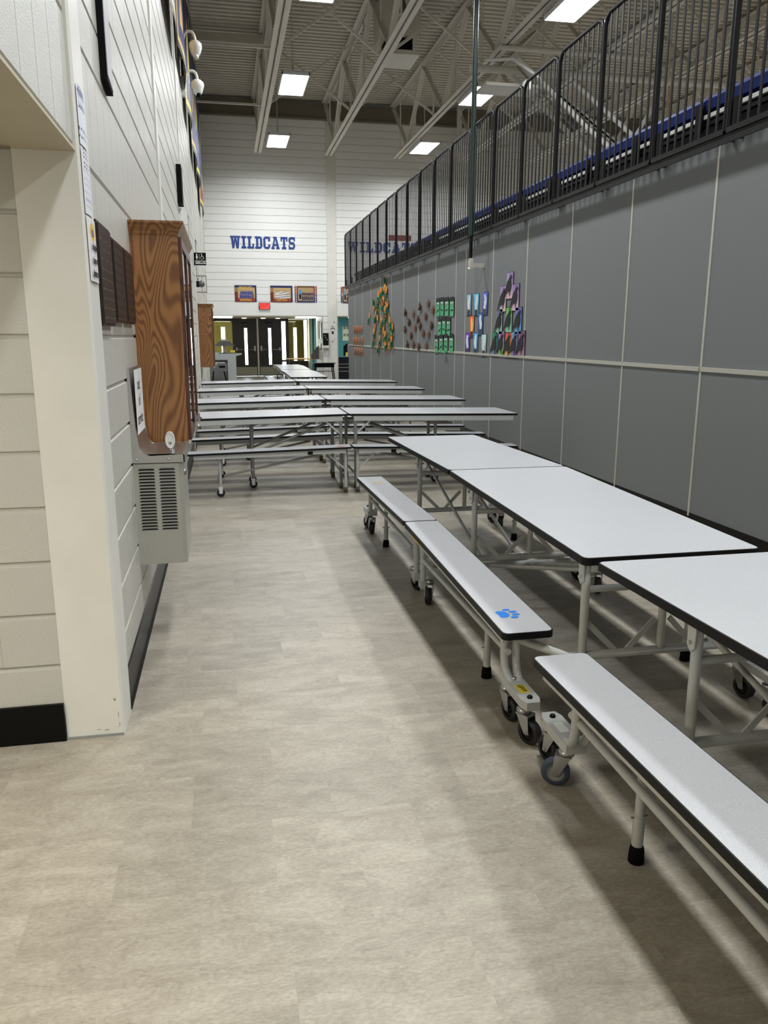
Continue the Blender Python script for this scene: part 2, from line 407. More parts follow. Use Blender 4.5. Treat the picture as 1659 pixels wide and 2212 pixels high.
hc = soldiers(0, 16.95, 2.142, 2.540)+courses(0, 16.95, 2.540, DECK_Z)
lay(wh, hc, (LW-.010, ROOM_Y0, 0), (0, 1, 0), PI/2, 200)
box('lintel_plate', (LW-.19, ROOM_Y0, 2.126), (LW+.004, 2.956, 2.136), 'plaster', wh)
# corridor return wall (faces -Y)
wr = box('wall_corridor', (-3.2, 2.966, 0), (-.662, 3.165, 2.134), 'joint', kind='structure')
lay(wr, [(2.535-u, z, a, b_) for (u, z, a, b_) in courses(0, 2.53, JZ-.2032, 2.134)], (-3.197, 2.966, 0), (1, 0, 0), 0, 120)
box('ceiling_corridor', (-3.2, ROOM_Y0, 2.134), (LW-.19, 2.966, 2.24), 'plaster', kind='structure')
box('wall_corridor_left', (-3.3, ROOM_Y0, 0), (-3.2, 3.1, 2.24), 'plaster', kind='structure')
box('baseboard_corridor', (-3.2, 2.944, 0), (-.664, 2.957, .155), 'blackbase', kind='structure')
b = MB(); b.prism([(LW, 0), (LW+.020, 0), (LW+.009, .014), (LW+.007, .152), (LW, .155)], 'Y', 3.17, 24.5)
b.build('baseboard_left', 'blackbase', kind='structure')
# room behind the camera and to the far right
box('wall_back', (-3.3, ROOM_Y0-.2, 0), (ROOM_X1, ROOM_Y0, DECK_Z), 'cream', kind='structure')
box('wall_far_right', (ROOM_X1, ROOM_Y0, 0), (ROOM_X1+.2, 24.7, DECK_Z), 'cream', kind='structure')

# far wall with two openings
FY = 24.5
wf = empty('wall_far', (0, FY, 0)); wf['kind'] = 'structure'
def fb(name, a, b, m, **p): return box(name, (a[0], a[1]-FY, a[2]), (b[0], b[1]-FY, b[2]), m, wf, **p)
fb('wall_core', (LW-.2, FY+.010, 2.12), (ROOM_X1, FY+.2, DECK_Z), 'joint')
fb('wall_pier', (2.97, FY+.010, 0), (3.43, FY+.2, 2.12), 'joint')
fb('wall_pier', (4.6, FY+.010, 0), (ROOM_X1, FY+.2, 2.12), 'joint')
fb('lintel_plate', (LW-.0, FY, 2.112), (4.6, FY+.2, 2.121), 'plaster')
PX0, PX1 = 3.125, 3.395
cf = []
for a_, b__ in ((0, PX0-LW), (PX1-LW, ROOM_X1-LW)): cf += courses(a_, b__, 2.540, DECK_Z)+soldiers(a_, min(b__, 8), 2.124, 2.540)
cf += [(u+2.97-LW, z, a, b_) for (u, z, a, b_) in courses(0, .155, JZ-.2032, JZ+.2032*9)]
def lay_far():
    o = Vector((LW, FY+.010, 0)); lst = []; st = MB(); cache = {}
    for (u, z, wd, ht) in cf:
        c = o+Vector((u, 0, z)); p = project(c)
        vis = p is not None and 420 < p[0] < 1300 and z > 2.1 and not (p[0] > 990)
        lst.append((0 if vis else 1, (c-Vector((1.2, 0, 1.5))).length, c, wd, ht))
    lst.sort(key=lambda t: (t[0], t[1]))
    for k, (s_, d, c, wd, ht) in enumerate(lst):
        key = (round(wd, 3), round(ht, 3))
        if k < 295:
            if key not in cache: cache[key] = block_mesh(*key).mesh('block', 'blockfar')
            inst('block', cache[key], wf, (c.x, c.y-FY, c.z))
        else:
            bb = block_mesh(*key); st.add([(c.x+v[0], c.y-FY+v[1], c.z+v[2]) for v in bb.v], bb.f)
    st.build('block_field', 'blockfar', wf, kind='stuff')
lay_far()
fb('wall_column', (PX0, FY-.02, 0), (PX1, FY+.01, 7.6), 'cream')
for x in (8.2, 12.3, 16.4): fb('wall_column', (x, FY-.02, 0), (x+.27, FY+.01, 7.6), 'cream')
# brown bearing beam along the top of the far wall
tb = MB(); tb.box((LW, FY-.10, 7.62), (ROOM_X1, FY-.002, 7.66)); tb.box((LW, FY-.04, 7.66), (ROOM_X1, FY-.002, 8.0)); tb.box((LW, FY-.14, 8.0), (ROOM_X1, FY-.002, 8.05))
tb.build('trim_2', 'brown', kind='structure')
tb = MB(); tb.box((LW, ROOM_Y0, 7.9), (LW+.05, FY, 8.12)); tb.box((LW, ROOM_Y0, 7.2), (LW+.02, FY, 7.9)); tb.build('trim_3', 'brown', kind='structure')
# bright vinyl strip on the pilaster
# ---------- corrugated ceiling deck
dk = MB(); P = .2; prof = [(0, 0), (.095, 0), (.115, .09), (.18, .09), (.2, 0)]
y = ROOM_Y0; vs = []
while y < FY+.3:
    for dy, dz in prof[:-1]: vs.append((y+dy, DECK_Z-.03+dz))
    y += P
n = len(vs)
dk.add([(-.7, a, z) for a, z in vs]+[(ROOM_X1+.1, a, z) for a, z in vs], [(i, i+1, n+i+1, n+i) for i in range(n-1)])
dk.box((-.7, ROOM_Y0-.2, DECK_Z+.06), (ROOM_X1+.2, FY+.4, DECK_Z+.12))
dk.build('ceiling', 'deck', kind='structure')

# ---------- grey panel wall (back of the bleachers)
wg = empty('wall_right', (GW, 0, 0)); wg['kind'] = 'structure'
seams = [5.43+1.2192*k for k in range(-8, 6)]          # ... 11.53
seams += [12.03]+[12.03+1.2192*k for k in range(1, 9)]+[22.95]
box('panel_core', (.03, seams[0], 0), (.24, 22.95, 2.86), 'blackflat', wg)
pc = {}
for a, b_ in zip(seams[:-1], seams[1:]):
    for (z0, z1) in ((.15, 1.288), (1.288, 2.86)):
        key = (round(b_-a, 3), z0)
        if key not in pc:
            hl = (b_-a)/2-.004
            m = MB(); c = .006
            m.add([(.03, -hl, z0+.004), (.03, hl, z0+.004), (.03, hl, z1-.004), (.03, -hl, z1-.004),
                   (0, -hl+c, z0+.004+c), (0, hl-c, z0+.004+c), (0, hl-c, z1-.004-c), (0, -hl+c, z1-.004-c)],
                  [(4,7,6,5), (0,1,5,4)[::-1], (1,2,6,5)[::-1], (2,3,7,6)[::-1], (3,0,4,7)[::-1]])
            pc[key] = m.mesh('wall_panel', 'gray')
        inst('wall_panel', pc[key], wg, (0, (a+b_)/2, 0))
bm_ = {}
for s_ in seams[1:-1]:
    for (z0, z1) in ((.15, 1.262), (1.300, 2.86)):
        if z0 not in bm_: bm_[z0] = MB().box((-.006, -.010, z0), (.02, .010, z1)).mesh('batten', 'alum')
        inst('batten', bm_[z0], wg, (0, s_, 0))
for a, b_ in ((-4.3, 5.43), (5.45, 12.02), (12.04, 22.95)):
    MB().prism([(-.010, 1.266), (-.012, 1.296), (.01, 1.300), (.01, 1.262)], 'Y', a, b_).build('rail_batten', 'alum', wg)
box('end_cap', (-.004, 22.945, 0), (.25, 22.97, 2.88), 'gray', wg)
sc = MB()
for s_ in seams[3:7]:
    for k in range(3):
        for z in (1.36, 1.18): sc.lathe([(0, -.004), (.004, -.003), (.006, 0)], 8, 'X', (0, s_+.2+k*.38+(0 if z > 1.3 else .1), z-.02*k))
sc.build('screw_head', 'chrome', wg, kind='stuff')
MB().prism([(GW-.014, 0), (GW-.004, .012), (GW-.004, .175), (GW+.02, .18), (GW+.02, 0)], 'Y', -4.3, 22.95).build('baseboard_right', 'blackbase', kind='structure')

# ================================================================== ROOF TRUSSES
TRX = [1.13+1.99*k for k in range(10)]
ZB, ZT = 6.55, 8.06
def make_truss(x):
    r = empty('roof_truss', (x, 0, 0))
    m = MB()
    for s_ in (-1, 1):
        m.box((s_*.012, ROOM_Y0, ZB), (s_*.105, 23.9, ZB+.012)); m.box((s_*.012, ROOM_Y0, ZB), (s_*.024, 23.9, ZB+.09))
    m.build('bottom_chord', 'steel', r)
    m = MB()
    for s_ in (-1, 1):
        m.box((s_*.012, ROOM_Y0, ZT-.012), (s_*.105, FY-.02, ZT)); m.box((s_*.012, ROOM_Y0, ZT-.10), (s_*.022, FY-.02, ZT))
    m.build('top_chord', 'steel', r)
    me = None
    y = 24.3; k = 0
    while y > ROOM_Y0+3.7:
        for (y0, z0, y1, z1, wd) in ((y, ZT-.06, y-1.83, ZB+.05, .055), (y-1.83, ZB+.05, y-3.66, ZT-.06, .055)):
            w_ = MB()
            for s_ in (-.03, .03): w_.bar((s_, y0, z0), (s_, y1, z1), .016, wd, (1, 0, 0))
            w_.build('web_member', 'steel', r)
        for yy in (y-.95, y-2.75):
            MB().bar((0, yy, ZB+.05), (0, yy, ZT-.06), .03, .03).build('web_strut', 'steel', r)
        y -= 3.66
    return r
tr0 = make_truss(TRX[0])
def copy_tree(o, loc=None, parent=None):
    c = o.copy(); C.objects.link(c)
    if parent: c.parent = parent
    if loc is not None: c.location = loc
    for ch in list(o.children): copy_tree(ch, None, c)
    return c
ords = ['first', 'second', 'third', 'fourth', 'fifth', 'sixth', 'seventh', 'eighth', 'ninth', 'tenth']
for k, x in enumerate(TRX):
    t = tr0 if k == 0 else copy_tree(tr0, (x, 0, 0))
    tag(t, 'cream steel open-web roof truss, %s from the left block wall' % ords[k], 'truss', 'roof trusses')
# cross bridging between neighbouring trusses
for j, yb in enumerate((4.9, 8.5, 12.15, 15.75, 19.4)):
    r = empty('truss_bridging', (0, yb, 0), 'row of crossed steel bridging bars under the deck, %s from the far wall' % ords[4-j], 'roof bracing', 'roof bridging rows')
    MB().bar((LW, 0, ZB+.06), (TRX[0], 0, ZB+.06), .04, .04).build('bridging_bar', 'steel', r)
    MB().box((LW, -.08, ZT-.24), (TRX[0], .08, ZT-.06)).build('edge_beam', 'deck', r)
    for a, b_ in zip(TRX[:-1], TRX[1:]):
        MB().bar((a+.02, -.02, ZB+.05), (b_-.02, -.02, ZT-.08), .035, .05).build('bridging_bar', 'steel', r)
        MB().bar((a+.02, .04, ZT-.08), (b_-.02, .04, ZB+.05), .035, .05).build('bridging_bar', 'steel', r)

# ---------- LED high-bay lights
LZ = 6.45
def highbay(x, y, label):
    r = empty('high_bay_light', (x, y, LZ), label, 'light', 'suspended high bay lights')
    m = MB(); m.box((-.27, -.69, .0), (.27, -.665, .06)); m.box((-.27, .665, .0), (.27, .69, .06)); m.box((-.27, -.69, 0), (-.25, .69, .06)); m.box((.25, -.69, 0), (.27, .69, .06))
    m.box((-.27, -.69, .055), (.27, .69, .07)); m.build('housing', 'white', r)
    MB().box((-.25, -.665, .006), (.25, .665, .012)).build('diffuser', 'diffuser', r)
    ld = bpy.data.lights.new('led_panel', 'AREA'); ld.shape = 'RECTANGLE'; ld.size = .50; ld.size_y = 1.32; ld.energy = WATTS; ld.color = (.955, .985, 1.0); ld.spread = math.radians(164)
    lo = bpy.data.objects.new('led_panel', ld); C.objects.link(lo); lo.parent = r; lo.location = (0, 0, .004)
    MB().tube([(0, 0, .07), (0, 0, DECK_Z-.0-LZ)], .010, 6).build('hanging_rod', 'steel', r)
    for s_ in (-.5, .5): MB().tube([(0, s_, .07), (0, 0, .5)], .004, 5).build('cable', 'steel', r)
lamps_y = [22.05, 17.3, 12.5, 7.7, 2.9, -1.9, -6.7, -11.5]
place = {0: 'nearest the far wall', 1: 'second from the far wall', 2: 'third from the far wall', 3: 'fourth from the far wall', 4: 'above the near tables', 5: 'behind the viewer', 6: 'seventh from the far wall', 7: 'eighth from the far wall'}
for k, y in enumerate(lamps_y): highbay(1.57, y, 'bright flat LED panel light in the left row, %s' % place[k])
for k, y in enumerate(lamps_y): highbay(5.48, y, 'bright flat LED panel light in the row over the bleachers, %s' % place[k])
for kx, x in enumerate((12.08, 16.05)):
    for k, y in enumerate((22.05, 12.5, 2.9)): highbay(x, y, 'LED panel light over the %s gym bay beyond the bleachers, %s' % (('middle', 'far')[kx], place[{0: 0, 1: 2, 2: 4}[k]]))

# ================================================================== RAILINGS AND BLEACHER
RX, RZ0, RZ1, RL = 3.425, 2.893, 4.29, .98
def make_rail():
    r = empty('guard_railing', (RX, 0, 0))
    a, b_ = .015, RL-.02; c = .09
    pts = [(0, a, RZ0), (0, a, RZ1-c), (0, a+.03, RZ1-.03), (0, a+c, RZ1), (0, b_-c, RZ1), (0, b_-.03, RZ1-.03), (0, b_, RZ1-c), (0, b_, RZ0)]
    MB().tube(pts, .019, 8).build('railing_frame', 'blackmetal', r)
    MB().box((-.018, a, RZ0-.018), (.018, b_, RZ0+.018)).build('bottom_bar', 'blackmetal', r)
    MB().box((-.006, a-.015, 2.815), (.006, b_+.02, 2.872)).build('toe_strip', 'blackmetal', r)
    for yy in (a+.02, b_-.05): MB().box((0, yy, 2.84), (.092, yy+.03, 2.856)).build('mounting_arm', 'blackmetal', r)
    bm = MB().box((-.005, -.0115, RZ0), (.005, .0115, RZ1-.008)).mesh('baluster', 'blackmetal')
    for k in range(8): inst('baluster', bm, r, (0, a+(b_-a)*(k+1)/9, 0))
    m = MB(); m.box((.0, b_-.07, RZ0+.02), (.04, b_-.03, RZ0+.20)); m.build('bracket', 'blackmetal', r)
    return r
rl0 = make_rail()
ys = [5.23+RL*k for k in range(-5, 18)]
for k, y in enumerate(ys):
    t = rl0 if k == 0 else copy_tree(rl0)
    t.location = (RX, y, 0)
    tag(t, 'black guard railing section on the grey wall, %s from the far end' % ORD[len(ys)-1-k], 'railing', 'guard railings on the grey wall')
# end railing across
bl = empty('bleacher', (3.6, 0, 0), 'retracted bleacher with blue seats and black fascia behind the railings', 'bleacher')
BY0, BY1 = .2, 22.75
MB().box((.10, BY0, 2.87), (.16, BY1, 3.06)).build('fascia', 'blackflat', bl)
MB().box((.13, BY0, 3.11), (.17, BY1, 3.14)).build('fascia', 'blackmetal', bl)
MB().box((.125, BY0, 3.165), (.15, 14.4, 3.195)).build('white_strip', 'white', bl)
MB().box((.22, BY0, 2.87), (2.6, BY1, 3.2)).build('deck_stack', 'blackflat', bl)
sl = 1.95; y = BY0
sm_ = MB(); sm_.prism([(.16, 3.24), (.15, 3.31), (.19, 3.35), (.46, 3.35), (.50, 3.31), (.5, 3.24)], 'Y', 0, sl-.02); sm_ = sm_.mesh('blue_seat', 'blue')
while y < 14.2: inst('blue_seat', sm_, bl, (0, y, 0)); y += sl
sm2 = MB(); sm2.prism([(.16, 3.22), (.15, 3.28), (.19, 3.31), (.46, 3.31), (.50, 3.28), (.5, 3.22)], 'Y', 0, sl-.02); sm2 = sm2.mesh('dark_seat', 'blackmetal')
while y < BY1-.3: inst('folded_seat', sm2, bl, (0, y, 0)); y += sl*.96
for k in range(int((BY1-BY0)/.98)):
    MB().box((.09, BY0+.9+k*.98, 2.88), (.13, BY0+.96+k*.98, 3.27)).build('upright', 'blackmetal', bl)

# green pole
gp = empty('support_pole', (3.33, 10.72, 0), 'dark green steel pole hanging from the roof in front of the railings', 'pole')
MB().tube([(0, 0, 2.85), (0, 0, DECK_Z-.05)], .034, 12).build('pole', 'greenpole', gp)
MB().tube([(0, 0, 2.55), (0, 0, 2.86)], .024, 10).build('lower_sleeve', 'blackmetal', gp)
m = MB(); m.box((-.02, -.03, 2.42), (.03, .03, 2.56)); m.box((.03, -.02, 2.44), (.19, .02, 2.50)); m.tube([(-.03, 0, 2.43), (-.03, -.09, 2.41)], .01, 6); m.build('wall_bracket', 'alum', gp)

# ================================================================== TABLES
def slab_outline(w_, y0, y1, r=.022, seg=4):
    P_ = []
    for (cx, cy, a0) in ((w_/2-r, y1-r, 0), (-w_/2+r, y1-r, PI/2), (-w_/2+r, y0+r, PI), (w_/2-r, y0+r, 1.5*PI)):
        for k in range(seg+1):
            a = a0+PI/2*k/seg; P_.append((cx+r*math.cos(a), cy+r*math.sin(a)))
    return P_
def slab(w_, y0, y1, zf, t0, t1, grow=0.0, r=.022):
    """slab whose surface follows zf(y); spans zf+t0..zf+t1"""
    P_ = slab_outline(w_+2*grow, y0-grow, y1+grow, r); n = len(P_); m = MB()
    m.add([(x, y, zf(y)+t0) for x, y in P_]+[(x, y, zf(y)+t1) for x, y in P_],
          [tuple(range(n))[::-1], tuple(range(n, 2*n))]+[(i, (i+1) % n, n+(i+1) % n, n+i) for i in range(n)])
    return m
def paw(parent, x, y, z, rot, m, s=1.0, slope=0.0):
    g = MB()
    def ell(cx, cy, rx, ry, n=14):
        c, s_ = math.cos(rot), math.sin(rot); P_ = []
        for k in range(n):
            a = 2*PI*k/n; px, py = (cx+rx*math.cos(a))*s, (cy+ry*math.sin(a))*s
            P_.append((px*c-py*s_, px*s_+py*c, 0.0))
        g.add(P_, [tuple(range(n))])
    ell(0, -.012, .030, .020); ell(-.018, -.020, .014, .014); ell(.018, -.020, .014, .014)
    ell(-.036, .014, .0095, .014); ell(-.013, .029, .0095, .015); ell(.013, .029, .0095, .015); ell(.036, .014, .0095, .014)
    g.v = [(vx, vy, vz+k*1e-5) for k, (vx, vy, vz) in enumerate(g.v)]
    return g.build('paw_decal', m, parent, (x, y, z), (math.atan(slope), 0, 0))
def wheel_meshes(tire, hub):
    r = .050; w_ = .016
    t = MB().lathe([(.032, -w_), (.046, -w_), (r, -w_*.6), (r, w_*.6), (.046, w_), (.032, w_)], 22, 'X').mesh('wheel', tire)
    h = MB().lathe([(0, -w_*.9), (.010, -w_*.9), (.012, -w_*.4), (.026, -w_*.5), (.033, -w_*.95), (.033, w_*.95), (.026, w_*.5), (.012, w_*.4), (.010, w_*.9), (0, w_*.9)], 18, 'X').mesh('wheel_hub', hub)
    return t, h
WH = {'blue': wheel_meshes('tire', 'hubgray'), 'dark': wheel_meshes('darktire', 'blackmetal')}
fk = MB()
for s_ in (-1, 1):
    x = s_*.022
    fk.prism([(-.012, .045), (.012, .045), (.052, .118), (-.004, .118)], 'X', x-.0015, x+.0015)
fk.box((-.024, -.004, .114), (.024, .054, .120)); fk.lathe([(0, .120), (.028, .120), (.028, .136), (.015, .140), (0, .140)], 14, 'Z', (0, .034, 0))
fk.tube([(-.026, 0, .05), (.026, 0, .05)], .006, 8)
FORK = fk.mesh('fork', 'chrome')
def caster(parent, x, y, kind='dark', rz=0.0):
    c = inst('caster', FORK, parent, (x, y, 0), (0, 0, rz))
    inst('wheel', WH[kind][0], c, (0, 0, .050)); inst('wheel_hub', WH[kind][1], c, (0, 0, .050))
    return c
def arc(p0, p1, p2, n=6):
    p0, p1, p2 = Vector(p0), Vector(p1), Vector(p2)
    return [(1-t)**2*p0+2*t*(1-t)*p1+t*t*p2 for t in [k/n for k in range(n+1)]]
HL, BLN = 1.80, 1.715
ztop = lambda y: .765-.028*abs(y)/HL
zben = lambda y: .468-.036*abs(y)/BLN
def table_tops(r, left_cut=None, ap=.335, eb=.030):
    for s_ in (-1, 1):
        a, b_ = sorted((s_*.006, s_*(HL if not (left_cut and s_ > 0) else left_cut)))
        t = slab(.724, a, b_, ztop, -.004, 0, -.004).build('tabletop', 'laminate', r)
        slab(.724, a, b_, ztop, -eb, -.0015).build('edge_band', 'rubber', t)
        for q in (-1, 1):
            m = MB(); c1, c2 = (a+.05, b_-.05)
            m.add([(q*ap+dx, yy, ztop(yy)+dz) for yy in (c1, c2) for dx, dz in ((-.012, -eb), (.012, -eb), (.012, -.072), (-.012, -.072))],
                  [(0,1,2,3), (7,6,5,4), (0,4,5,1), (1,5,6,2), (2,6,7,3), (3,7,4,0)])
            m.build('apron', 'frame', t)
        for side in (-1, 1):
            a, b_ = sorted((s_*.006, s_*(BLN if not (left_cut and s_ > 0) else left_cut-.03)))
            t = slab(.205, a, b_, zben, -.004, 0, -.004).build('bench_seat', 'laminate', r, (side*.527, 0, 0))
            slab(.205, a, b_, zben, -eb+.002, -.0015).build('edge_band', 'rubber', t)
            for q in ((-1, 1)):
                m = MB(); c1, c2 = a+.06, b_-.06
                m.add([(q*.072+dx, yy, zben(yy)+dz) for yy in (c1, c2) for dx, dz in ((-.010, -eb+.002), (.010, -eb+.002), (.010, -.062), (-.010, -.062))],
                      [(0,1,2,3), (7,6,5,4), (0,4,5,1), (1,5,6,2), (2,6,7,3), (3,7,4,0)])
                m.build('seat_rail', 'frame', t)
def end_frame(r, y, full=True, s_=1, m_='frame'):
    """cross frame: two outer legs, centre post, lower bar, V braces, upper bar"""
    xl = .325; zb = .335
    m = MB(); e = .56 if full else xl
    if full:
        sg_ = 1 if y > 0 else -1; yj = sg_*1.51
        m.tube([(-.50, yj, zb-.01), (-.45, yj+(y-yj)*.5, zb), (-.38, y, zb), (.38, y, zb), (.45, yj+(y-yj)*.5, zb), (.50, yj, zb-.01)], .017, 10)
    else: m.tube([(-e, y, zb), (e, y, zb)], .017, 10)
    m.build('cross_bar', m_, r)
    for q in (-1, 1):
        MB().tube([(q*xl, y, zb-.012), (q*xl, y, ztop(y)-.03)], .0165, 10).build('leg', m_, r)
        mm = MB(); mm.bar((q*xl*.95, y, zb+.13), (q*.19, y, zb+.012), .022, .006, (0, 1, 0)); mm.bar((q*.03, y, zb+.13), (q*.14, y, zb+.012), .022, .006, (0, 1, 0))
        mm.build('brace', m_, r)
        b2 = MB(); b2.prism([(-.018, ztop(y)-.10), (.0, ztop(y)-.115), (.018, ztop(y)-.10), (.022, ztop(y)-.03), (-.022, ztop(y)-.03)], 'X', q*(xl+.020)-.002, q*(xl+.020)+.002)
        b2.v = [(vx, vy+y, vz) for vx, vy, vz in b2.v]
        b2.tube([(q*(xl-.03), y, ztop(y)-.085), (q*(xl+.032), y, ztop(y)-.085)], .006, 6)
        b2.build('bracket', m_, r)
    MB().tube([(0, y, zb), (0, y, ztop(y)-.03)], .015, 10).build('centre_post', m_, r)
    MB().tube([(-xl, y, .60), (0, y, .60)], .014, 8).build('upper_bar', m_, r)
def bench_end(r, side, s_, kind, label=None, off=1.55):
    """J tubes and caster plate at one end of one bench"""
    x = side*.530; y0 = s_*off
    for dx, nm in ((-.022, 0), (.030, 1)):
        zt = zben(y0)-.03
        pts = [(x+dx, y0, zt), (x+dx, y0, .27)]+arc((x+dx, y0, .27), (x+dx, y0+s_*.005, .185), (x+dx*.6, y0+s_*.085, .170), 6)[1:]
        MB().tube(pts, .0165, 10).build('bench_leg', 'frame', r)
    m = MB(); zp0, zp1 = .148, .182; hw = .038
    P_ = [(-hw, .03), (hw, .03), (hw, .24), (hw-.012, .275), (-hw+.012, .275), (-hw, .24)]
    m.prism([(x+a, y0+s_*b_) for a, b_ in P_], 'Z', zp0, zp1)
    pl = m.build('caster_plate', 'frame', r)
    for yy in (.065, .235):
        MB().lathe([(.011, 0), (.011, .006), (.007, .011), (0, .013)], 12, 'Z', (x, y0+s_*yy, zp1)).build('bolt', 'blackmetal' if yy > .1 else 'chrome', pl)
    if label == 'yellow':
        MB().box((x-.020, y0+s_*.12, zp1), (x+.020, y0+s_*.19, zp1+.0012)).build('yellow_label', 'yellow', pl)
        q = MB()
        for k in range(4):
            q.bar((x-.012+k*.003, y0+s_*(.128+k*.015), zp1+.0018), (x+.012, y0+s_*(.136+k*.014), zp1+.0018), .006, .0006)
        q.build('label_print', 'ink', pl)
    if label == 'white': MB().box((x-.018, y0+s_*.12, zp1), (x+.016, y0+s_*.19, zp1+.0012)).build('white_label', 'white', pl)
    caster(r, x-.004+(-.036 if kind[0] == 'blue' else 0), y0+s_*(.10 if kind[0] == 'blue' else .055), kind[0], (PI+1.05 if kind[0] == 'blue' else PI) if s_ > 0 else 0.25); caster(r, x, y0+s_*.25, kind[1], (PI+.3) if s_ > 0 else .5)
def bench_foot(r, side, y):
    x = side*.500
    m = MB().tube([(x, y, .11), (x, y, zben(y)-.028)], .0140, 10).build('bench_leg', 'frame', r)
    MB().tube([(x, y, .035), (x, y, .155)], .0172, 10).build('leg_sleeve', 'frame', m)
    MB().tube([(x-.026, y, .148), (x+.026, y, .148)], .0035, 6).build('pin', 'chrome', m)
    MB().lathe([(0, 0), (.024, 0), (.022, .04), (.0185, .055), (0, .055)], 14, 'Z', (x, y, 0)).build('rubber_foot', 'blackflat', m)
def make_near_table(x, y, label, frames, kinds, lab, group='near bench tables'):
    r = empty('bench_table', (x, y, 0), label, 'table', group)
    table_tops(r, ap=.27)
    for fy in frames: end_frame(r, fy, abs(fy) > 1.6)
    for side in (-1, 1):
        for s_ in (-1, 1): bench_end(r, side, s_, kinds[s_], lab.get((side, s_)), off=1.52 if y > 2 else 1.50)
        for s_ in (-1, 1): bench_foot(r, side, s_*1.165)
        for s_ in (-1, 1):
            MB().tube([(side*.545, s_*1.55, .285), (side*.545, s_*.14, .270)], .0140, 10).build('lower_rail', 'frame', r)
            MB().tube([(side*.530, s_*.085, .10), (side*.530, s_*.085, zben(0)-.03)], .018, 10).build('bench_leg', 'frame', r)
            MB().bar((side*.53, s_*.10, .28), (side*.53, s_*.26, zben(.2)-.04), .016, .005).build('brace', 'frame', r)
            m = MB(); m.box((side*.53-.02, s_*.085-.035, .085), (side*.53+.02, s_*.085+.035, .125)); m.build('hinge_block', 'frame', r)
            caster(r, side*.53+.02, s_*.14, 'dark', .4*s_)
    MB().tube([(-.53, .085, .20), (.53, .085, .20)], .015, 8).build('cross_bar', 'frame', r)
    MB().tube([(-.53, -.085, .20), (.53, -.085, .20)], .015, 8).build('cross_bar', 'frame', r)
    for s_ in (-1, 1):
        for q in (-1, 1): MB().tube([(q*.12, s_*.1, .20), (q*.12, s_*1.55, .60)], .011, 8).build('folding_arm', 'frame', r)
    return r
A1 = make_near_table(1.611, 4.35, 'white bench table with a blue paw on its left bench, second in the right column', [-1.75, -.39, .85], {-1: ('dark', 'dark'), 1: ('dark', 'dark')}, {(-1, -1): 'yellow'})
A2 = make_near_table(1.635, .70, 'nearest white bench table, cut off by the right edge of the picture, blue-wheeled casters', [1.22, -.2, -1.5], {-1: ('blue', 'blue'), 1: ('blue', 'dark')}, {(-1, 1): 'white'})
paw(A1, -.547, -1.52, zben(1.52)+.0006, -PI*.47, 'pawblue', 1.15, 0.021)
paw(A1, -.518, 1.40, zben(1.4)+.0008, .3, 'pawyellow', .95, -.021)
# drawn eyes on the seat rail of the nearest bench
ey = MB()
for k in range(3):
    yy = .38-.05-k*.075
    for j in range(14):
        a, b_ = 2*PI*j/14, 2*PI*(j+1)/14
        zc = zben(yy)-.045
        ey.bar((-.6115, yy+.020*math.cos(a), zc+.013*math.sin(a)), (-.6115, yy+.020*math.cos(b_), zc+.013*math.sin(b_)), .0012, .002, (0, 0, 1))
    ey.lathe([(0, -.0006), (.004, -.0006), (.004, .0006)], 8, 'X', (-.6115, yy-.003, zben(yy)-.045))
ey.build('marker_doodle', 'ink', A2)

MB().box((-.6115, -.36, .405), (-.6095, -.09, .428)).build('yellow_tape', 'yellow', A1)

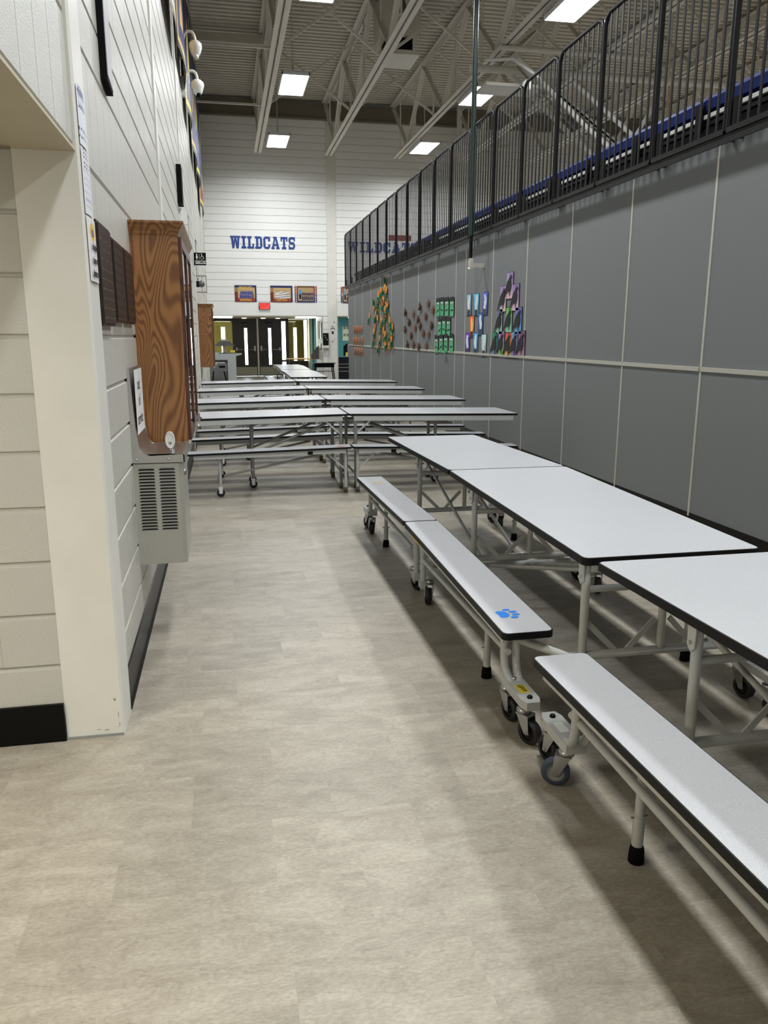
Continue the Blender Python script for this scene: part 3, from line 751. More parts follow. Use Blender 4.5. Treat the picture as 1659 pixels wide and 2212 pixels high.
def make_cross_table():
    """table with the folding frame on fixed legs, built along local Y"""
    r = empty('bench_table', (0, 0, 0))
    table_tops(r, left_cut=1.615, ap=.345, eb=.021)
    g = 'grayframe'
    for s_ in (-1, 1):
        for q in (-1, 1):
            l = MB().tube([(q*.15, s_*.96, .09), (q*.15, s_*.96, ztop(.96)-.03)], .0165, 8).build('leg', g, r)
            m = MB().lathe([(.015, -.011), (.038, -.011), (.040, 0), (.038, .011), (.015, .011)], 16, 'X', (q*.15, s_*.96, .040)).build('wheel', 'darktire', l)
            mm = MB(); mm.prism([(-.016+s_*.96, .035), (.016+s_*.96, .035), (.02+s_*.96, .10), (-.02+s_*.96, .10)], 'X', q*.15-.017, q*.15-.014); mm.prism([(-.016+s_*.96, .035), (.016+s_*.96, .035), (.02+s_*.96, .10), (-.02+s_*.96, .10)], 'X', q*.15+.014, q*.15+.017); mm.build('fork', 'white', l)
            MB().tube([(q*.335, s_*.075, .05), (q*.335, s_*.075, ztop(0)-.03)], .0165, 8).build('leg', g, r)
            MB().lathe([(0, 0), (.022, 0), (.020, .06), (0, .06)], 12, 'Z', (q*.335, s_*.075, 0)).build('rubber_foot', 'brownfoot', r)
            MB().bar((q*.335, s_*.08, .56), (q*.335, s_*.24, ztop(.24)-.06), .018, .006, (1, 0, 0)).build('brace', 'frame', r)
            MB().tube([(q*.22, s_*.98, .36), (q*.22, s_*.12, .69)], .013, 8).build('folding_arm', g, r)
        MB().tube([(-.15, s_*.96, .30), (.15, s_*.96, .30)], .012, 8).build('cross_bar', g, r)
        for side in (-1, 1):
            x = side*.55
            l = MB().tube([(x, s_*1.285, .09), (x, s_*1.285, zben(1.285)-.028)], .0150, 8).build('bench_leg', 'frame', r)
            MB().lathe([(.015, -.011), (.038, -.011), (.040, 0), (.038, .011), (.015, .011)], 16, 'X', (x, s_*1.285, .040)).build('wheel', 'darktire', l)
            mm = MB(); [mm.prism([(-.016+s_*1.285, .035), (.016+s_*1.285, .035), (.02+s_*1.285, .10), (-.02+s_*1.285, .10)], 'X', x+dx, x+dx+.003) for dx in (-.017, .014)]; mm.build('fork', 'white', l)
            MB().tube([(x, s_*.06, .05), (x, s_*.06, zben(0)-.03)], .0165, 8).build('bench_leg', 'frame', r)
            MB().lathe([(0, 0), (.021, 0), (.019, .055), (0, .055)], 12, 'Z', (x, s_*.06, 0)).build('rubber_foot', 'brownfoot', r)
            MB().bar((x, s_*.07, .24), (x, s_*.26, zben(.26)-.05), .016, .005, (1, 0, 0)).build('brace', 'frame', r)
            MB().tube([(x*.93, s_*1.25, .20), (x*.93, s_*.30, .385)], .011, 8).build('folding_arm', g, r)
            m = MB(); m.box((side*.602, s_*.39, zben(.4)-.062), (side*.612, s_*.44, zben(.4)-.030)); m.build('latch', 'blackmetal', r)
            m = MB(); m.box((side*.346, s_*.50, ztop(.5)-.068), (side*.352, s_*.56, ztop(.5)-.036)); m.build('latch', 'blackmetal', r)
    for q in (-1, 1):
        MB().tube([(-.55, q*.06, .16), (.55, q*.06, .16)], .012, 8).build('cross_bar', g, r)
    return r
T = make_cross_table()
TC = [(8.185, 'first white bench table standing crosswise, nearest behind the drinking fountain aisle'),
      (10.07, 'second crosswise white bench table from the viewer, between two others'),
      (12.17, 'third crosswise white bench table from the viewer'),
      (14.15, 'farthest crosswise white bench table, last of the four')]
for k, (yc, lab) in enumerate(TC):
    t = T if k == 0 else copy_tree(T)
    t.location = (1.19 if k != 1 else 1.20, yc, 0); t.rotation_euler = (0, 0, PI/2+(-.004, .006, -.002, .004)[k]); tag(t, lab, 'table', 'crosswise bench tables')
TABS = [o for o in C.objects if o.get('group') == 'crosswise bench tables']
paw(TABS[0], -.57, .11, zben(.11)+.0006, 1.2, 'pawred', 1.0)
paw(TABS[0], .53, 1.45, zben(1.45)+.0006, 1.2, 'pawyellow', 1.0)
paw(TABS[0], .56, -1.60, zben(1.6)+.0006, 1.2, 'pawblue', .9)
for k, (yc, lab) in enumerate(((17.55, 'white bench table beyond the four crosswise ones, running lengthwise towards the doors'), (21.2, 'farthest white bench table, lengthwise, its end just before the lobby opening'))):
    t = copy_tree(T); t.location = (1.615 if k == 0 else 1.67, yc, 0); t.rotation_euler = (0, 0, 0); tag(t, lab, 'table', 'lengthwise far bench tables')

# ================================================================== LEFT WALL OBJECTS
# drinking fountain
df = empty('drinking_fountain', (LW, 3.95, 0), 'grey wall-mounted drinking fountain with steel basin and louvred side', 'fountain')
D, W_ = .235, .44
m = MB(); m.prism([(0, 0), (D-.02, 0), (D, .012), (D, W_-.012), (D-.02, W_), (0, W_)], 'Z', .405, .915); m.build('cabinet', 'cooler', df)
lv = MB()
for c in (0, 1):
    for k in range(20):
        z = .882-k*.0158; x0, x1 = .022+c*.098, .022+c*.098+.078
        lv.cur = 0; lv.prism([(x0-.001, z), (x1+.001, z), (x1-.002, z+.005), (x1-.007, z+.0085), (x0+.007, z+.0085), (x0+.002, z+.005)], 'Y', -.0012, .001)
lv.build('louver_slot', 'louver', df, kind='stuff')
lv = MB()
for c in (0, 1):
    for k in range(20):
        z = .882-k*.0158; x0, x1 = .022+c*.098, .022+c*.098+.078
        lv.add([(x0+.006, 0, z+.0125), (x1-.006, 0, z+.0125), (x1-.007, -.0035, z+.0085), (x0+.007, -.0035, z+.0085)], [(0, 1, 2, 3), (3, 2, 1, 0)])
lv.build('louver_lip', 'cooler', df, kind='stuff')
# basin: rim band, scooped bowl, curved back panel
m = MB(); zr = .955
m.prism([(0, zr-.035), (D+.012, zr-.035), (D+.012, zr+.004), (.085, zr), (.055, zr+.012), (.036, zr+.045), (.024, zr+.13), (.012, zr+.42), (0, zr+.42)], 'Y', -.008, -.002)
m.prism([(0, zr-.035), (D+.012, zr-.035), (D+.012, zr+.004), (.085, zr), (.055, zr+.012), (.036, zr+.045), (.024, zr+.13), (.012, zr+.42), (0, zr+.42)], 'Y', W_+.002, W_+.008)
m.box((D+.006, -.008, zr-.035), (D+.014, W_+.008, zr+.012))
cs = [(D+.008, .006), (D-.02, .004), (D-.05, -.01), (D-.10, -.028), (.09, -.03), (.055, -.01), (.035, .05), (.020, .13), (.012, .28), (.010, .42)]
nn = len(cs); jj = 9
vs = []
for j in range(jj+1):
    t = j/jj; yy = -.004+t*(W_+.008); dep = math.sin(PI*t)
    for (x, z) in cs: vs.append((x, yy, zr+(z if z > .04 or x > D-.03 else (z*dep+.008*(1-dep)))))
m.add(vs, [(j*nn+i, j*nn+i+1, (j+1)*nn+i+1, (j+1)*nn+i) for j in range(jj) for i in range(nn-1)], True)
m.build('basin', 'stainless', df)
MB().box((0, -.006, zr-.035), (D+.01, W_+.006, zr-.03)).build('basin_rim', 'stainless', df)
m = MB(); m.tube([(D-.055, .13, zr-.01), (D-.055, .13, zr+.035)], .012, 10); m.build('spout_stem', 'chrome', df)
m = MB(); m.tube([(D-.060, .125, zr+.03), (D-.062, .120, zr+.05), (D-.060, .118, zr+.085)], [.019, .022, .004], 12)
g_ = MB(); n = 14; ring = []
for k in range(n):
    a = 2*PI*k/n; ring.append((a, .022+.006*math.cos(a)))
g_.prism([(D-.060+.022*math.sin(a), zr+.062+.041*math.cos(a)) for a, _ in ring], 'Y', .103, .118)
g_.tube([(D-.060+.021*math.sin(a), .103, zr+.062+.040*math.cos(a)) for a, _ in ring], .0036, 6, closed=True)
mg = g_.build('mouth_guard', 'cream', df); MB().lathe([(0, -.003), (.007, -.002), (.008, .002)], 10, 'Y', (D-.060, .102, zr+.048)).build('nozzle', 'grayframe', mg)
MB().lathe([(0, .012), (.014, .010), (.018, .003), (.020, 0)], 14, 'X', (D+.001, .10, .85)).build('push_button', 'chrome', df)
sg = MB(); sg.box((.027, .06, .98+.07), (.0285, .40, .98+.385)).build('paper_sign', 'paper', df)
for k, (t, z) in enumerate((('out', 1.27), ('of', 1.19), ('service', 1.10))):
    text('sign_text', t, .085, 'ink', df, (.029, .215, z+.02), (PI/2, 0, PI/2), .0003)
m = MB(); [m.lathe([(0, -.004), (.005, -.003), (.006, 0)], 8, 'Y', (x, -.008, zr-.018)) for x in (.02, .17)]; m.build('screw', 'chrome', df)

# display cases
def display_case(y0, ln, label, full):
    r = empty('display_case', (LW, y0, 0), label, 'cabinet', None)
    d, z0, z1 = .245, .955, 2.05
    MB().box((0, 0, z0), (d, .02, z1)).build('side_panel', 'oak', r)
    MB().box((0, ln-.02, z0), (d, ln, z1)).build('side_panel', 'oak', r)
    MB().box((0, .02, z0), (.012, ln-.02, z1)).build('back_panel', 'blackflat', r)
    MB().box((.012, .02, z0), (d-.02, ln-.02, z0+.02)).build('bottom_panel', 'oak', r)
    MB().box((.012, .02, z1-.02), (d, ln-.02, z1)).build('top_panel', 'oak', r)
    # crown moulding with mitred return
    pr = [(0, 0), (.006, .010), (.008, .022), (.020, .040), (.024, .050), (.034, .062), (.034, .072), (0, .072)]
    m = MB()
    for (q, zz), (q2, z2) in zip(pr[:-1], pr[1:]):
        a, b_ = (d+q, zz), (d+q2, z2)
        m.add([(0, -q, z1-.012+zz), (d+q, -q, z1-.012+zz), (d+q, ln+q, z1-.012+zz), (0, ln+q, z1-.012+zz), (0, -q2, z1-.012+z2), (d+q2, -q2, z1-.012+z2), (d+q2, ln+q2, z1-.012+z2), (0, ln+q2, z1-.012+z2)],
              [(0, 1, 5, 4), (1, 2, 6, 5), (2, 3, 7, 6)])
    q = .034; zt = z1-.012+.072
    m.add([(0, -q, zt), (d+q, -q, zt), (d+q, ln+q, zt), (0, ln+q, zt)], [(0, 1, 2, 3)])
    m.build('crown_moulding', 'oak', r)
    nd = 2
    for k in range(nd):
        a, b_ = .012+k*(ln-.024)/nd, .012+(k+1)*(ln-.024)/nd-.004; f = .034
        m = MB(); m.box((d, a, z0+.01), (d+.018, a+f, z1-.014)); m.box((d, b_-f, z0+.01), (d+.018, b_, z1-.014)); m.box((d, a+f, z0+.01), (d+.018, b_-f, z0+.05)); m.box((d, a+f, z1-.06), (d+.018, b_-f, z1-.014))
        dr = m.build('door', 'darkoak', r)
        MB().box((d+.006, a+f, z0+.05), (d+.010, b_-f, z1-.06)).build('glass_pane', 'glass', dr)
        m = MB(); m.box((d+.018, b_-f, z0-.012), (d+.030, b_-.004, z0+.05)); m.lathe([(0, 0), (.010, 0), (.012, .012), (0, .014)], 10, 'X', (d+.030, b_-f*.5, z0+.02)); m.build('door_lock', 'chrome', dr)
    MB().box((d, 0, z0-.012), (d+.012, ln, z0+.008)).build('bottom_trim', 'alum', r)
    for z in (1.35, 1.70): MB().box((.012, .02, z), (d-.03, ln-.02, z+.006)).build('glass_shelf', 'glass', r)
    return r
display_case(4.46, 1.18, 'tall oak wall display case with glass doors above the drinking fountain', True)
display_case(15.35, 1.18, 'far oak wall display case near the lobby opening', False)
# items inside the near case
for k, (yy, z) in enumerate(((4.75, .98), (5.2, .98), (4.9, 1.36), (5.35, 1.71), (4.72, 1.71))):
    t = empty('trophy', (LW+.10, yy, z), 'gold trophy cup on the %s of the oak case, %s' % (('floor', 'floor', 'lower shelf', 'upper shelf', 'upper shelf')[k], ('near end', 'far end', 'middle', 'far end', 'near end')[k]), 'trophy', 'trophies in the oak case')
    MB().box((-.03, -.03, 0), (.03, .03, .04)).build('base', 'blackflat', t)
    MB().lathe([(.02, .04), (.006, .05), (.006, .10), (.024, .13), (.034, .20), (.030, .20), (0, .13)], 14, 'Z').build('cup', 'brass', t)

# plaques
for k, (y0, wd) in enumerate(((3.185, .34), (3.58, .34), (3.965, .34))):
    zc = 1.755; r = empty('award_plaque', (LW, y0+wd/2, zc), ('dark walnut plaque with rows of small brass plates, nearest the corner column', 'middle of three dark walnut plaques on the left wall', 'dark walnut plaque next to the oak display case')[k], 'plaque', 'walnut plaques')
    hh = .19 if k == 0 else .172
    m = MB(); m.prism([(-wd/2, -hh), (wd/2, -hh), (wd/2, hh), (-wd/2, hh)], 'X', .001, .020)
    m.prism([(-wd/2+.01, -hh+.01), (wd/2-.01, -hh+.01), (wd/2-.01, hh-.01), (-wd/2+.01, hh-.01)], 'X', .02, .026)
    m.v = [(a, b_, c) for a, b_, c in m.v]; m.build('board', 'plaque', r)
    g_ = MB()
    for i in range(5):
        for j in range(9):
            if k == 0 and j > 5 and (i+j) % 2: continue
            yy, zz = -wd/2+.045+i*.0625, -hh+.03+j*.036
            if k == 0: g_.box((.026, yy-.004, zz-.002), (.0275, yy+.004, zz+.002))
            else: g_.box((.026, yy-.014, zz-.007), (.0272, yy+.014, zz+.007))
    g_.build('name_plate', 'brass' if k == 0 else 'plaque', r, kind='stuff')

# posters on the block next to the column
def wall_sheet(y0, y1, z0, z1, fn, label, nx=24, ny=34):
    me = print_mesh('poster', y1-y0, z1-z0, nx, ny, fn, bend=.004)
    o = inst('poster', me, None, (-.446, (y0+y1)/2, (z0+z1)/2), (0, 0, PI/2))
    return tag(o, label, 'poster', 'letter-size posters by the corner column')
def p1(u, v):
    if v > .62 and .1 < u < .9 and math.sin(u*40)+math.sin(v*23) > .1: return (38, 54, 120)
    if .12 < v < .3 and math.sin(u*34)+math.cos(v*47) > .9: return (60, 60, 70)
    return (226, 226, 236)
def p2(u, v):
    if v > .72 and .15 < u < .85 and math.sin(v*90) > .2 and math.sin(u*30) > -.5: return (90, 92, 120)
    if .1 < v < .68 and .12 < u < .9 and math.sin(v*60) > .55 and math.sin(u*50+v*20) > -.2: return (150, 150, 170)
    if (u-.8)**2+(v-.18)**2 < .006: return (220, 190, 90)
    return (224, 224, 228)
def p3(u, v):
    if (u-.5)**2/.08+(v-.78)**2/.022 < 1: return (122, 84, 110) if abs(u-.5) < .12 and abs(v-.76) < .06 else (222, 184, 70)
    return (226, 224, 222)
wall_sheet(2.972, 3.12, 2.155, 2.345, p1, 'white poster with dark blue heading, top of the three beside the column')
wall_sheet(2.972, 3.125, 1.935, 2.150, p2, 'white poster with small grey print, middle of the three beside the column')
o = wall_sheet(2.975, 3.16, 1.714, 1.930, p3, 'white poster with a yellow round emblem and bold black words, lowest of the three')
for k, (t, z) in enumerate((('for helping', -.0), ('to keep our', -.045), ('bleachers neat', -.09))):
    me_ = text_mesh(t, .034, .0002, .001, squash=.62); me_.materials.clear(); me_.materials.append(MT['ink'])
    inst('poster_text', me_, o, (0, -.0075, z+.01), (PI/2, 0, 0))

# wall speaker (dark edge, perforated face)
r = empty('wall_speaker', (LW, 3.86, 2.9), 'tall black-edged perforated speaker panel high on the left wall', 'speaker')
m = MB(); m.prism([(-.085, -.32), (.085, -.34), (.085, .55), (-.085, .55)], 'X', 0, .028); m.build('case', 'blackflat', r)
g_ = MB(); g_.prism([(-.075, -.30), (.08, -.325), (.08, .54), (-.075, .54)], 'X', .028, .031); g_.build('grille', mat('perforated_grey', srgb(196, 196, 198), .5, speck=(700, .5)), r)

# security cameras on goosenecks
for k, (yy, z) in enumerate(((12.6, 5.62), (12.9, 5.20))):
    r = empty('security_camera', (LW, yy, z), ('white dome security camera on a curved arm, upper of two on the left wall', 'white dome security camera with visible lens, lower of two on the left wall')[k], 'camera', 'dome cameras')
    MB().box((0, -.06, -.24), (.05, .06, .02)).build('mount_box', 'white', r)
    MB().tube([(.05, 0, -.04)]+arc((.07, 0, .02), (.10, 0, .13), (.18, 0, .11), 6)+arc((.18, 0, .11), (.235, 0, .09), (.235, 0, -.02), 5)[1:], .020, 10).build('arm', 'white', r)
    MB().lathe([(0, .02), (.05, .015), (.088, -.02), (.092, -.07), (.085, -.09), (.075, -.12), (.06, -.165), (.035, -.19), (0, -.195)], 20, 'Z', (.235, 0, -.02)).build('dome_housing', 'white', r)
    MB().lathe([(0, .0), (.03, .0), (.03, .05), (0, .05)], 14, 'Z', (.245, -.03, -.245)).build('lens', 'blackflat' if k else 'white', r)

# black wall box and white beacon below it
r = empty('wall_box', (LW, 10.05, 3.15), 'slim black box on the left wall above a small white beacon', 'box')
MB().box((0, -.15, -.12), (.055, .15, .30)).build('case', 'blackflat', r)
r = empty('alarm_beacon', (LW, 10.2, 2.9), 'small white alarm beacon below the slim black wall box', 'alarm')
m = MB(); m.box((0, -.10, -.10), (.03, .10, .10)); m.build('back_plate', 'white', r); m = MB(); m.box((.03, -.03, -.07), (.085, .03, .09)); m.build('lamp_cover', 'white', r)
for k, (yy, z0, z1) in enumerate(((13.0, 2.35, 3.3), (16.2, 2.6, 3.3))):
    r = empty('picture_frame', (LW, yy, z0), ('thin grey framed board seen edge-on above the first display case', 'black framed board seen edge-on behind the women sign')[k], 'frame')
    h_ = (.22, .34)[k]; t_f = .012
    m = MB(); m.box((0, -h_, 0), (.008, h_, t_f)); m.box((0, -h_, z1-z0-t_f), (.008, h_, z1-z0)); m.box((0, -h_, 0), (.008, -h_+t_f, z1-z0)); m.box((0, h_-t_f, 0), (.008, h_, z1-z0)); m.build('frame', 'grayframe' if k == 0 else 'blackflat', r)
    MB().box((0, -h_+t_f, t_f), (.004, h_-t_f, z1-z0-t_f)).build('board', 'cream', r)
# women sign
r = empty('restroom_sign', (LW, 14.7, 2.845), 'black and white women restroom sign sticking out of the left wall', 'sign')
MB().box((0, -.006, -.105), (.205, .006, .105)).build('panel', 'blackflat', r)
MB().tube([(0, 0, .08), (-.0, 0, .08)], .01, 6)
wp = MB(); wp.prism([(.02, -.083), (.195, -.083), (.195, -.028), (.02, -.028)], 'Y', -.0075, -.006)
wp.build('word_band', 'white', r)
text('sign_text', 'WOMEN', .058, 'ink', r, (.107, -.0085, -.056), (PI/2, 0, 0), .0004, .0016, .86)
g_ = MB()
def disc(mb, cx, cz, rad, y, n=14, a0=0, a1=2*PI): mb.add([(cx+rad*math.cos(2*PI*k/n), y, cz+rad*math.sin(2*PI*k/n)) for k in range(n)], [tuple(range(n))])
disc(g_, .05, .078, .011, -.0075)
g_.prism([(.032, .015), (.068, .015), (.060, .064), (.040, .064)], 'Y', -.0078, -.006); g_.box((.042, -.0078, -.012), (.048, -.006, .016)); g_.box((.053, -.0078, -.012), (.059, -.006, .016))
g_.box((.088, -.0078, -.01), (.093, -.006, .088))
disc(g_, .130, .082, .009, -.0075)
g_.bar((.131, -.007, .070), (.136, -.007, .035), .008, .002, (0, 1, 0)); g_.bar((.134, -.007, .038), (.162, -.007, .036), .007, .002, (0, 1, 0)); g_.bar((.160, -.007, .038), (.172, -.007, .006), .007, .002, (0, 1, 0)); g_.bar((.133, -.007, .056), (.154, -.007, .055), .006, .002, (0, 1, 0))
for k in range(12):
    a, b_ = PI*.55+k*.36, PI*.55+(k+1)*.36
    g_.bar((.140+.026*math.cos(a), -.007, .018+.026*math.sin(a)), (.140+.026*math.cos(b_), -.007, .018+.026*math.sin(b_)), .005, .002, (0, 1, 0))
g_.build('pictogram', 'white', r)
# caged horn
r = empty('caged_horn', (LW, 15.0, 2.44), 'round grey alarm horn inside a square wire guard on the left wall', 'alarm')
MB().box((.0, -.06, -.05), (.06, .06, .05)).build('back_box', 'blackflat', r)
MB().lathe([(0, -.10), (.03, -.095), (.058, -.06), (.060, -.03), (.03, 0), (0, 0)], 18, 'Y', (.10, 0, 0)).build('dome', 'hornglass', r)
m = MB()
for a, b_ in (((.0, .14), (.19, .14)), ((.19, .14), (.19, -.14)), ((.19, -.14), (.0, -.14)), ((.11, .14), (.11, .05)), ((.11, -.05), (.11, -.14))): m.tube([(a[0], -.08, a[1]), (b_[0], -.08, b_[1])], .005, 6)
for z in (.14, -.14): m.tube([(.19, -.08, z), (.19, .08, z), (0, .08, z)], .005, 6)
m.build('wire_guard', 'grayframe', r)

# banners high on the left wall
def banner(y0, y1, z0, z1, seed, label, base=(26, 36, 104), tip=None):
    def fn(u, v):
        e = min(u, 1-u, v, 1-v)
        if e < .035: return (18, 18, 24)
        if e < .075: return (232, 196, 110) if seed % 2 else (226, 214, 60)
        if tip and v < .16: return tip
        s_ = math.sin(u*(13+seed)+seed)*1.1+math.sin(v*(9+seed*.7)+seed*2)
        if .2 < u < .8 and .15 < v < .85 and s_ > .85: return (236, 224, 70) if seed % 2 == 0 else (238, 190, 110)
        if s_ < -1.35: return (16, 18, 40)
        return base
    me = print_mesh('banner', y1-y0, z1-z0, 40, 60, fn, bend=.05)
    o = inst('wall_banner', me, None, (LW+.05, (y0+y1)/2, (z0+z1)/2), (0, 0, PI/2)); tag(o, label, 'banner', 'school banners on the left wall')
banner(8.3, 10.55, 4.72, 7.3, 1, 'blue banner with gold border, nearest on the left wall')
banner(11.05, 12.9, 5.05, 7.5, 3, 'second blue banner from the near end of the left wall, behind the cameras')
banner(13.1, 14.6, 4.85, 7.4, 2, 'blue banner with yellow border just past the dome cameras')
banner(15.0, 17.1, 4.72, 7.3, 5, 'blue banner with orange border, third from the far wall')
banner(17.4, 19.2, 4.75, 7.2, 4, 'deep blue banner with yellow marks, second from the far wall', (34, 62, 130))
banner(19.5, 21.6, 4.45, 7.2, 6, 'farthest banner with a dark red tip, beside the far wall', (34, 34, 110), (140, 30, 60))

# ================================================================== FAR WALL OBJECTS
# slab-serif WILDCATS letters
def R4(x0, y0, x1, y1): return [(x0, y0), (x1, y0), (x1, y1), (x0, y1)]
s_ = .24; t_ = .17
GL = {
 'I': (.52, [R4(0, 0, .52, t_), R4(0, 1-t_, .52, 1), R4(.14, t_, .38, 1-t_)]),
 'L': (.74, [R4(0, 0, .74, t_), R4(0, 1-t_, .50, 1), R4(.12, t_, .36, 1-t_), R4(.56, t_, .74, .40)]),
 'W': (1.10, [R4(0, 1-.13, .40, 1), R4(.36, 1-.13, .76, 1), R4(.72, 1-.13, 1.10, 1), [(.22, 0), (.42, 0), (.32, .88), (.08, .88)], [(.24, 0), (.42, 0), (.60, .88), (.46, .88)], [(.70, 0), (.90, 0), (1.02, .88), (.80, .88)][::1], [(.66, 0), (.84, 0), (.66, .88), (.50, .88)]]),
 'D': (.80, [R4(0, 0, .56, t_), R4(0, 1-t_, .56, 1), R4(.12, t_, .36, 1-t_), R4(.56, .18, .80, .82), [(.56, 0), (.62, 0), (.80, .18), (.56, .18)], [(.56, .82), (.80, .82), (.62, 1), (.56, 1)]]),
 'C': (.76, [R4(0, .18, .24, .82), [(0, .18), (.18, 0), (.24, 0), (.24, .18)], [(0, .82), (.24, .82), (.24, 1), (.18, 1)], R4(.24, 0, .56, t_), R4(.24, 1-t_, .56, 1), [(.56, 0), (.60, 0), (.76, .18), (.56, .18)], [(.56, .82), (.76, .82), (.60, 1), (.56, 1)], R4(.54, .18, .76, .36), R4(.54, .62, .76, .84), R4(.66, .80, .76, 1)]),
 'A': (.92, [R4(0, 0, .38, .14), R4(.54, 0, .92, .14), [(.08, .14), (.28, .14), (.50, .98), (.34, .98)], [(.62, .14), (.86, .14), (.60, .98), (.40, .98)], R4(.26, .26, .70, .40), R4(.22, .86, .62, 1)]),
 'T': (.78, [R4(0, 1-t_, .78, 1), R4(.27, t_, .51, 1-t_), R4(.14, 0, .64, t_), R4(0, .64, .15, 1-t_), R4(.63, .64, .78, 1-t_)]),
 'S': (.72, [R4(.14, 0, .58, t_), R4(.14, 1-t_, .58, 1), R4(.14, .42, .58, .60), [(0, .62), (.22, .58), (.22, .86), (.16, 1), (0, .84)], [(.50, .14), (.56, 0), (.72, .18), (.72, .40), (.50, .44)], R4(0, 0, .12, .36), R4(.60, .66, .72, 1), [(.12, .60), (.22, .58), (.30, .46), (.14, .42), (.02, .56)], [(.70, .46), (.56, .60), (.46, .58), (.50, .42), (.58, .38)], R4(.06, .06, .20, .22), R4(.52, .78, .66, .94)]),
}
def wildcats(x0, z0, h, m, names, wsc=1.0, word='WILDCATS'):
    x = 0
    tot = sum(GL[c][0] for c in word)+.12*(len(word)-1)
    for k, c in enumerate(word):
        wd, polys = GL[c]; mb = MB()
        for i, p in enumerate(polys): mb.prism([(a*h*wsc, b_*h) for a, b_ in p], 'Y', -.012-.0002*i, 0)
        o = mb.build('wall_letter', m, None, (x0+x*h*wsc, FY-.001, z0)); tag(o, names % (c, k+1), 'letter', None)
        o['group'] = names.split('%')[0].strip()+' letters'
        x += wd+.12
    return tot
tot = sum(GL[c][0] for c in 'WILDCATS')+.12*7
h = .345; wildcats(.285, 4.045, h, 'blueink', 'royal blue slab letter %s on the far wall, character %d of the word WILDCATS', (2.17-.285)/(tot*h))
wildcats(3.75, 4.0, .30, 'blueink', 'dark blue slab letter %s seen through the railings, character %d of WILDCATS', 1.0)
o = MB().box((5.0, FY-.012, 4.36), (5.72, FY-.001, 4.52)).build('wall_lettering_band', 'redvinyl'); tag(o, 'dark red lettering band above the blue letters behind the railings', 'lettering')

# team posters
def team(kind):
    def person(u, v, rows, n, x0, x1, body, skin=(196, 148, 118), hair=(70, 48, 36)):
        for (vh, rh) in rows:
            wdt = (x1-x0)/n; c = x0+(math.floor((u-x0)/wdt)+.5)*wdt
            if not (x0 < u < x1): continue
            dx = (u-c)/wdt
            if (dx/.22)**2+((v-vh)/.032)**2 < 1: return skin if v < vh+.012 else hair
            if vh-rh < v < vh-.03 and abs(dx) < .44-.1*(v-vh+rh): return tuple(max(0, min(255, int(c_*(.82+.3*math.sin(c*60+v*50))))) for c_ in body)
        return None
    def fn(u, v):
        if kind == 3:
            if u < .14 or u > .86:
                if abs(((v*9) % 1)-.5) < .3 and (.04 < u < .10 or .90 < u < .96): return (226, 196, 186)
                return (128, 34, 26) if v > .5 else (22, 32, 92)
            if v < .08: return (24, 34, 90)
            if v > .88: return (110, 84, 56)
            if .19 < u < .30 and .2 < v < .84: return (196, 148, 118) if v > .76 else ((70, 150, 210) if v > .5 else (28, 28, 38))
            p = person(u, v, ((.62, .2), (.40, .26)), 6, .32, .84, (74, 66, 92)); return p or (178, 150, 106)
        if v > .86 or u > .93: return (26, 34, 84)
        if u < .14: return (112, 32, 34) if v < .6 else (150, 120, 80)
        if v < .06: return (116, 28, 26)
        body = (52, 68, 160) if kind == 1 else (232, 232, 234)
        p = person(u, v, ((.66, .22), (.44, .22)), 7, .22+.04*(v > .5), .88-.04*(v > .5), body)
        if p: return p
        return (150, 70, 48) if v < .24 else (192, 164, 112)
    return fn
for k, (x0, x1, lab) in enumerate(((.352, .99, 'team photo poster with blue uniforms, WILDCATS above and BASKETBALL below, left of three'), (1.40, 2.06, 'team photo poster with white uniforms, middle of three over the doors'), (2.13, 2.79, 'team photo poster with lettered red and blue side bands, right of three'))):
    o = inst('team_poster', print_mesh('team_poster', x1-x0, .475, 84, 60, team(k+1), bend=.006), None, ((x0+x1)/2, FY-.012, 2.765)); tag(o, lab, 'poster', 'team posters')
    gold = MT.setdefault('gold', mat('gold_print', srgb(226, 186, 84), .5))
    wd_ = [('WILDCATS', .17, .095, .8), ('BASKETBALL', -.185, .085, .72)] if k == 0 else ([('VARSITY BOYS', -.185, .07, .7)] if k == 1 else [])
    for t, z, sz, sq in wd_: text('poster_lettering', t, sz, 'gold', o, (0, -.009, z), (PI/2, 0, 0), .0005, .002, sq)
o = inst('team_poster', print_mesh('team_poster', .5, .48, 20, 16, team(3), bend=.006), None, (3.78, FY-.012, 2.76)); tag(o, 'team photo poster right of the pilaster, mostly hidden by the grey wall', 'poster', 'team posters')

# exit sign
r = empty('exit_sign', (1.215, FY, 2.405), 'lit red EXIT sign above the lobby opening', 'sign')
MB().box((-.165, -.05, -.09), (.165, 0, .10)).build('housing', 'blackflat', r)
MB().prism([(-.14, -.085), (.14, -.085), (.155, .085), (-.155, .085)], 'Y', -.056, -.05).build('face', 'exitred', r)
text('sign_text', 'EXIT', .15, 'exitdark', r, (0, -.058, 0), (PI/2, 0, 0), .001, .003, .8)

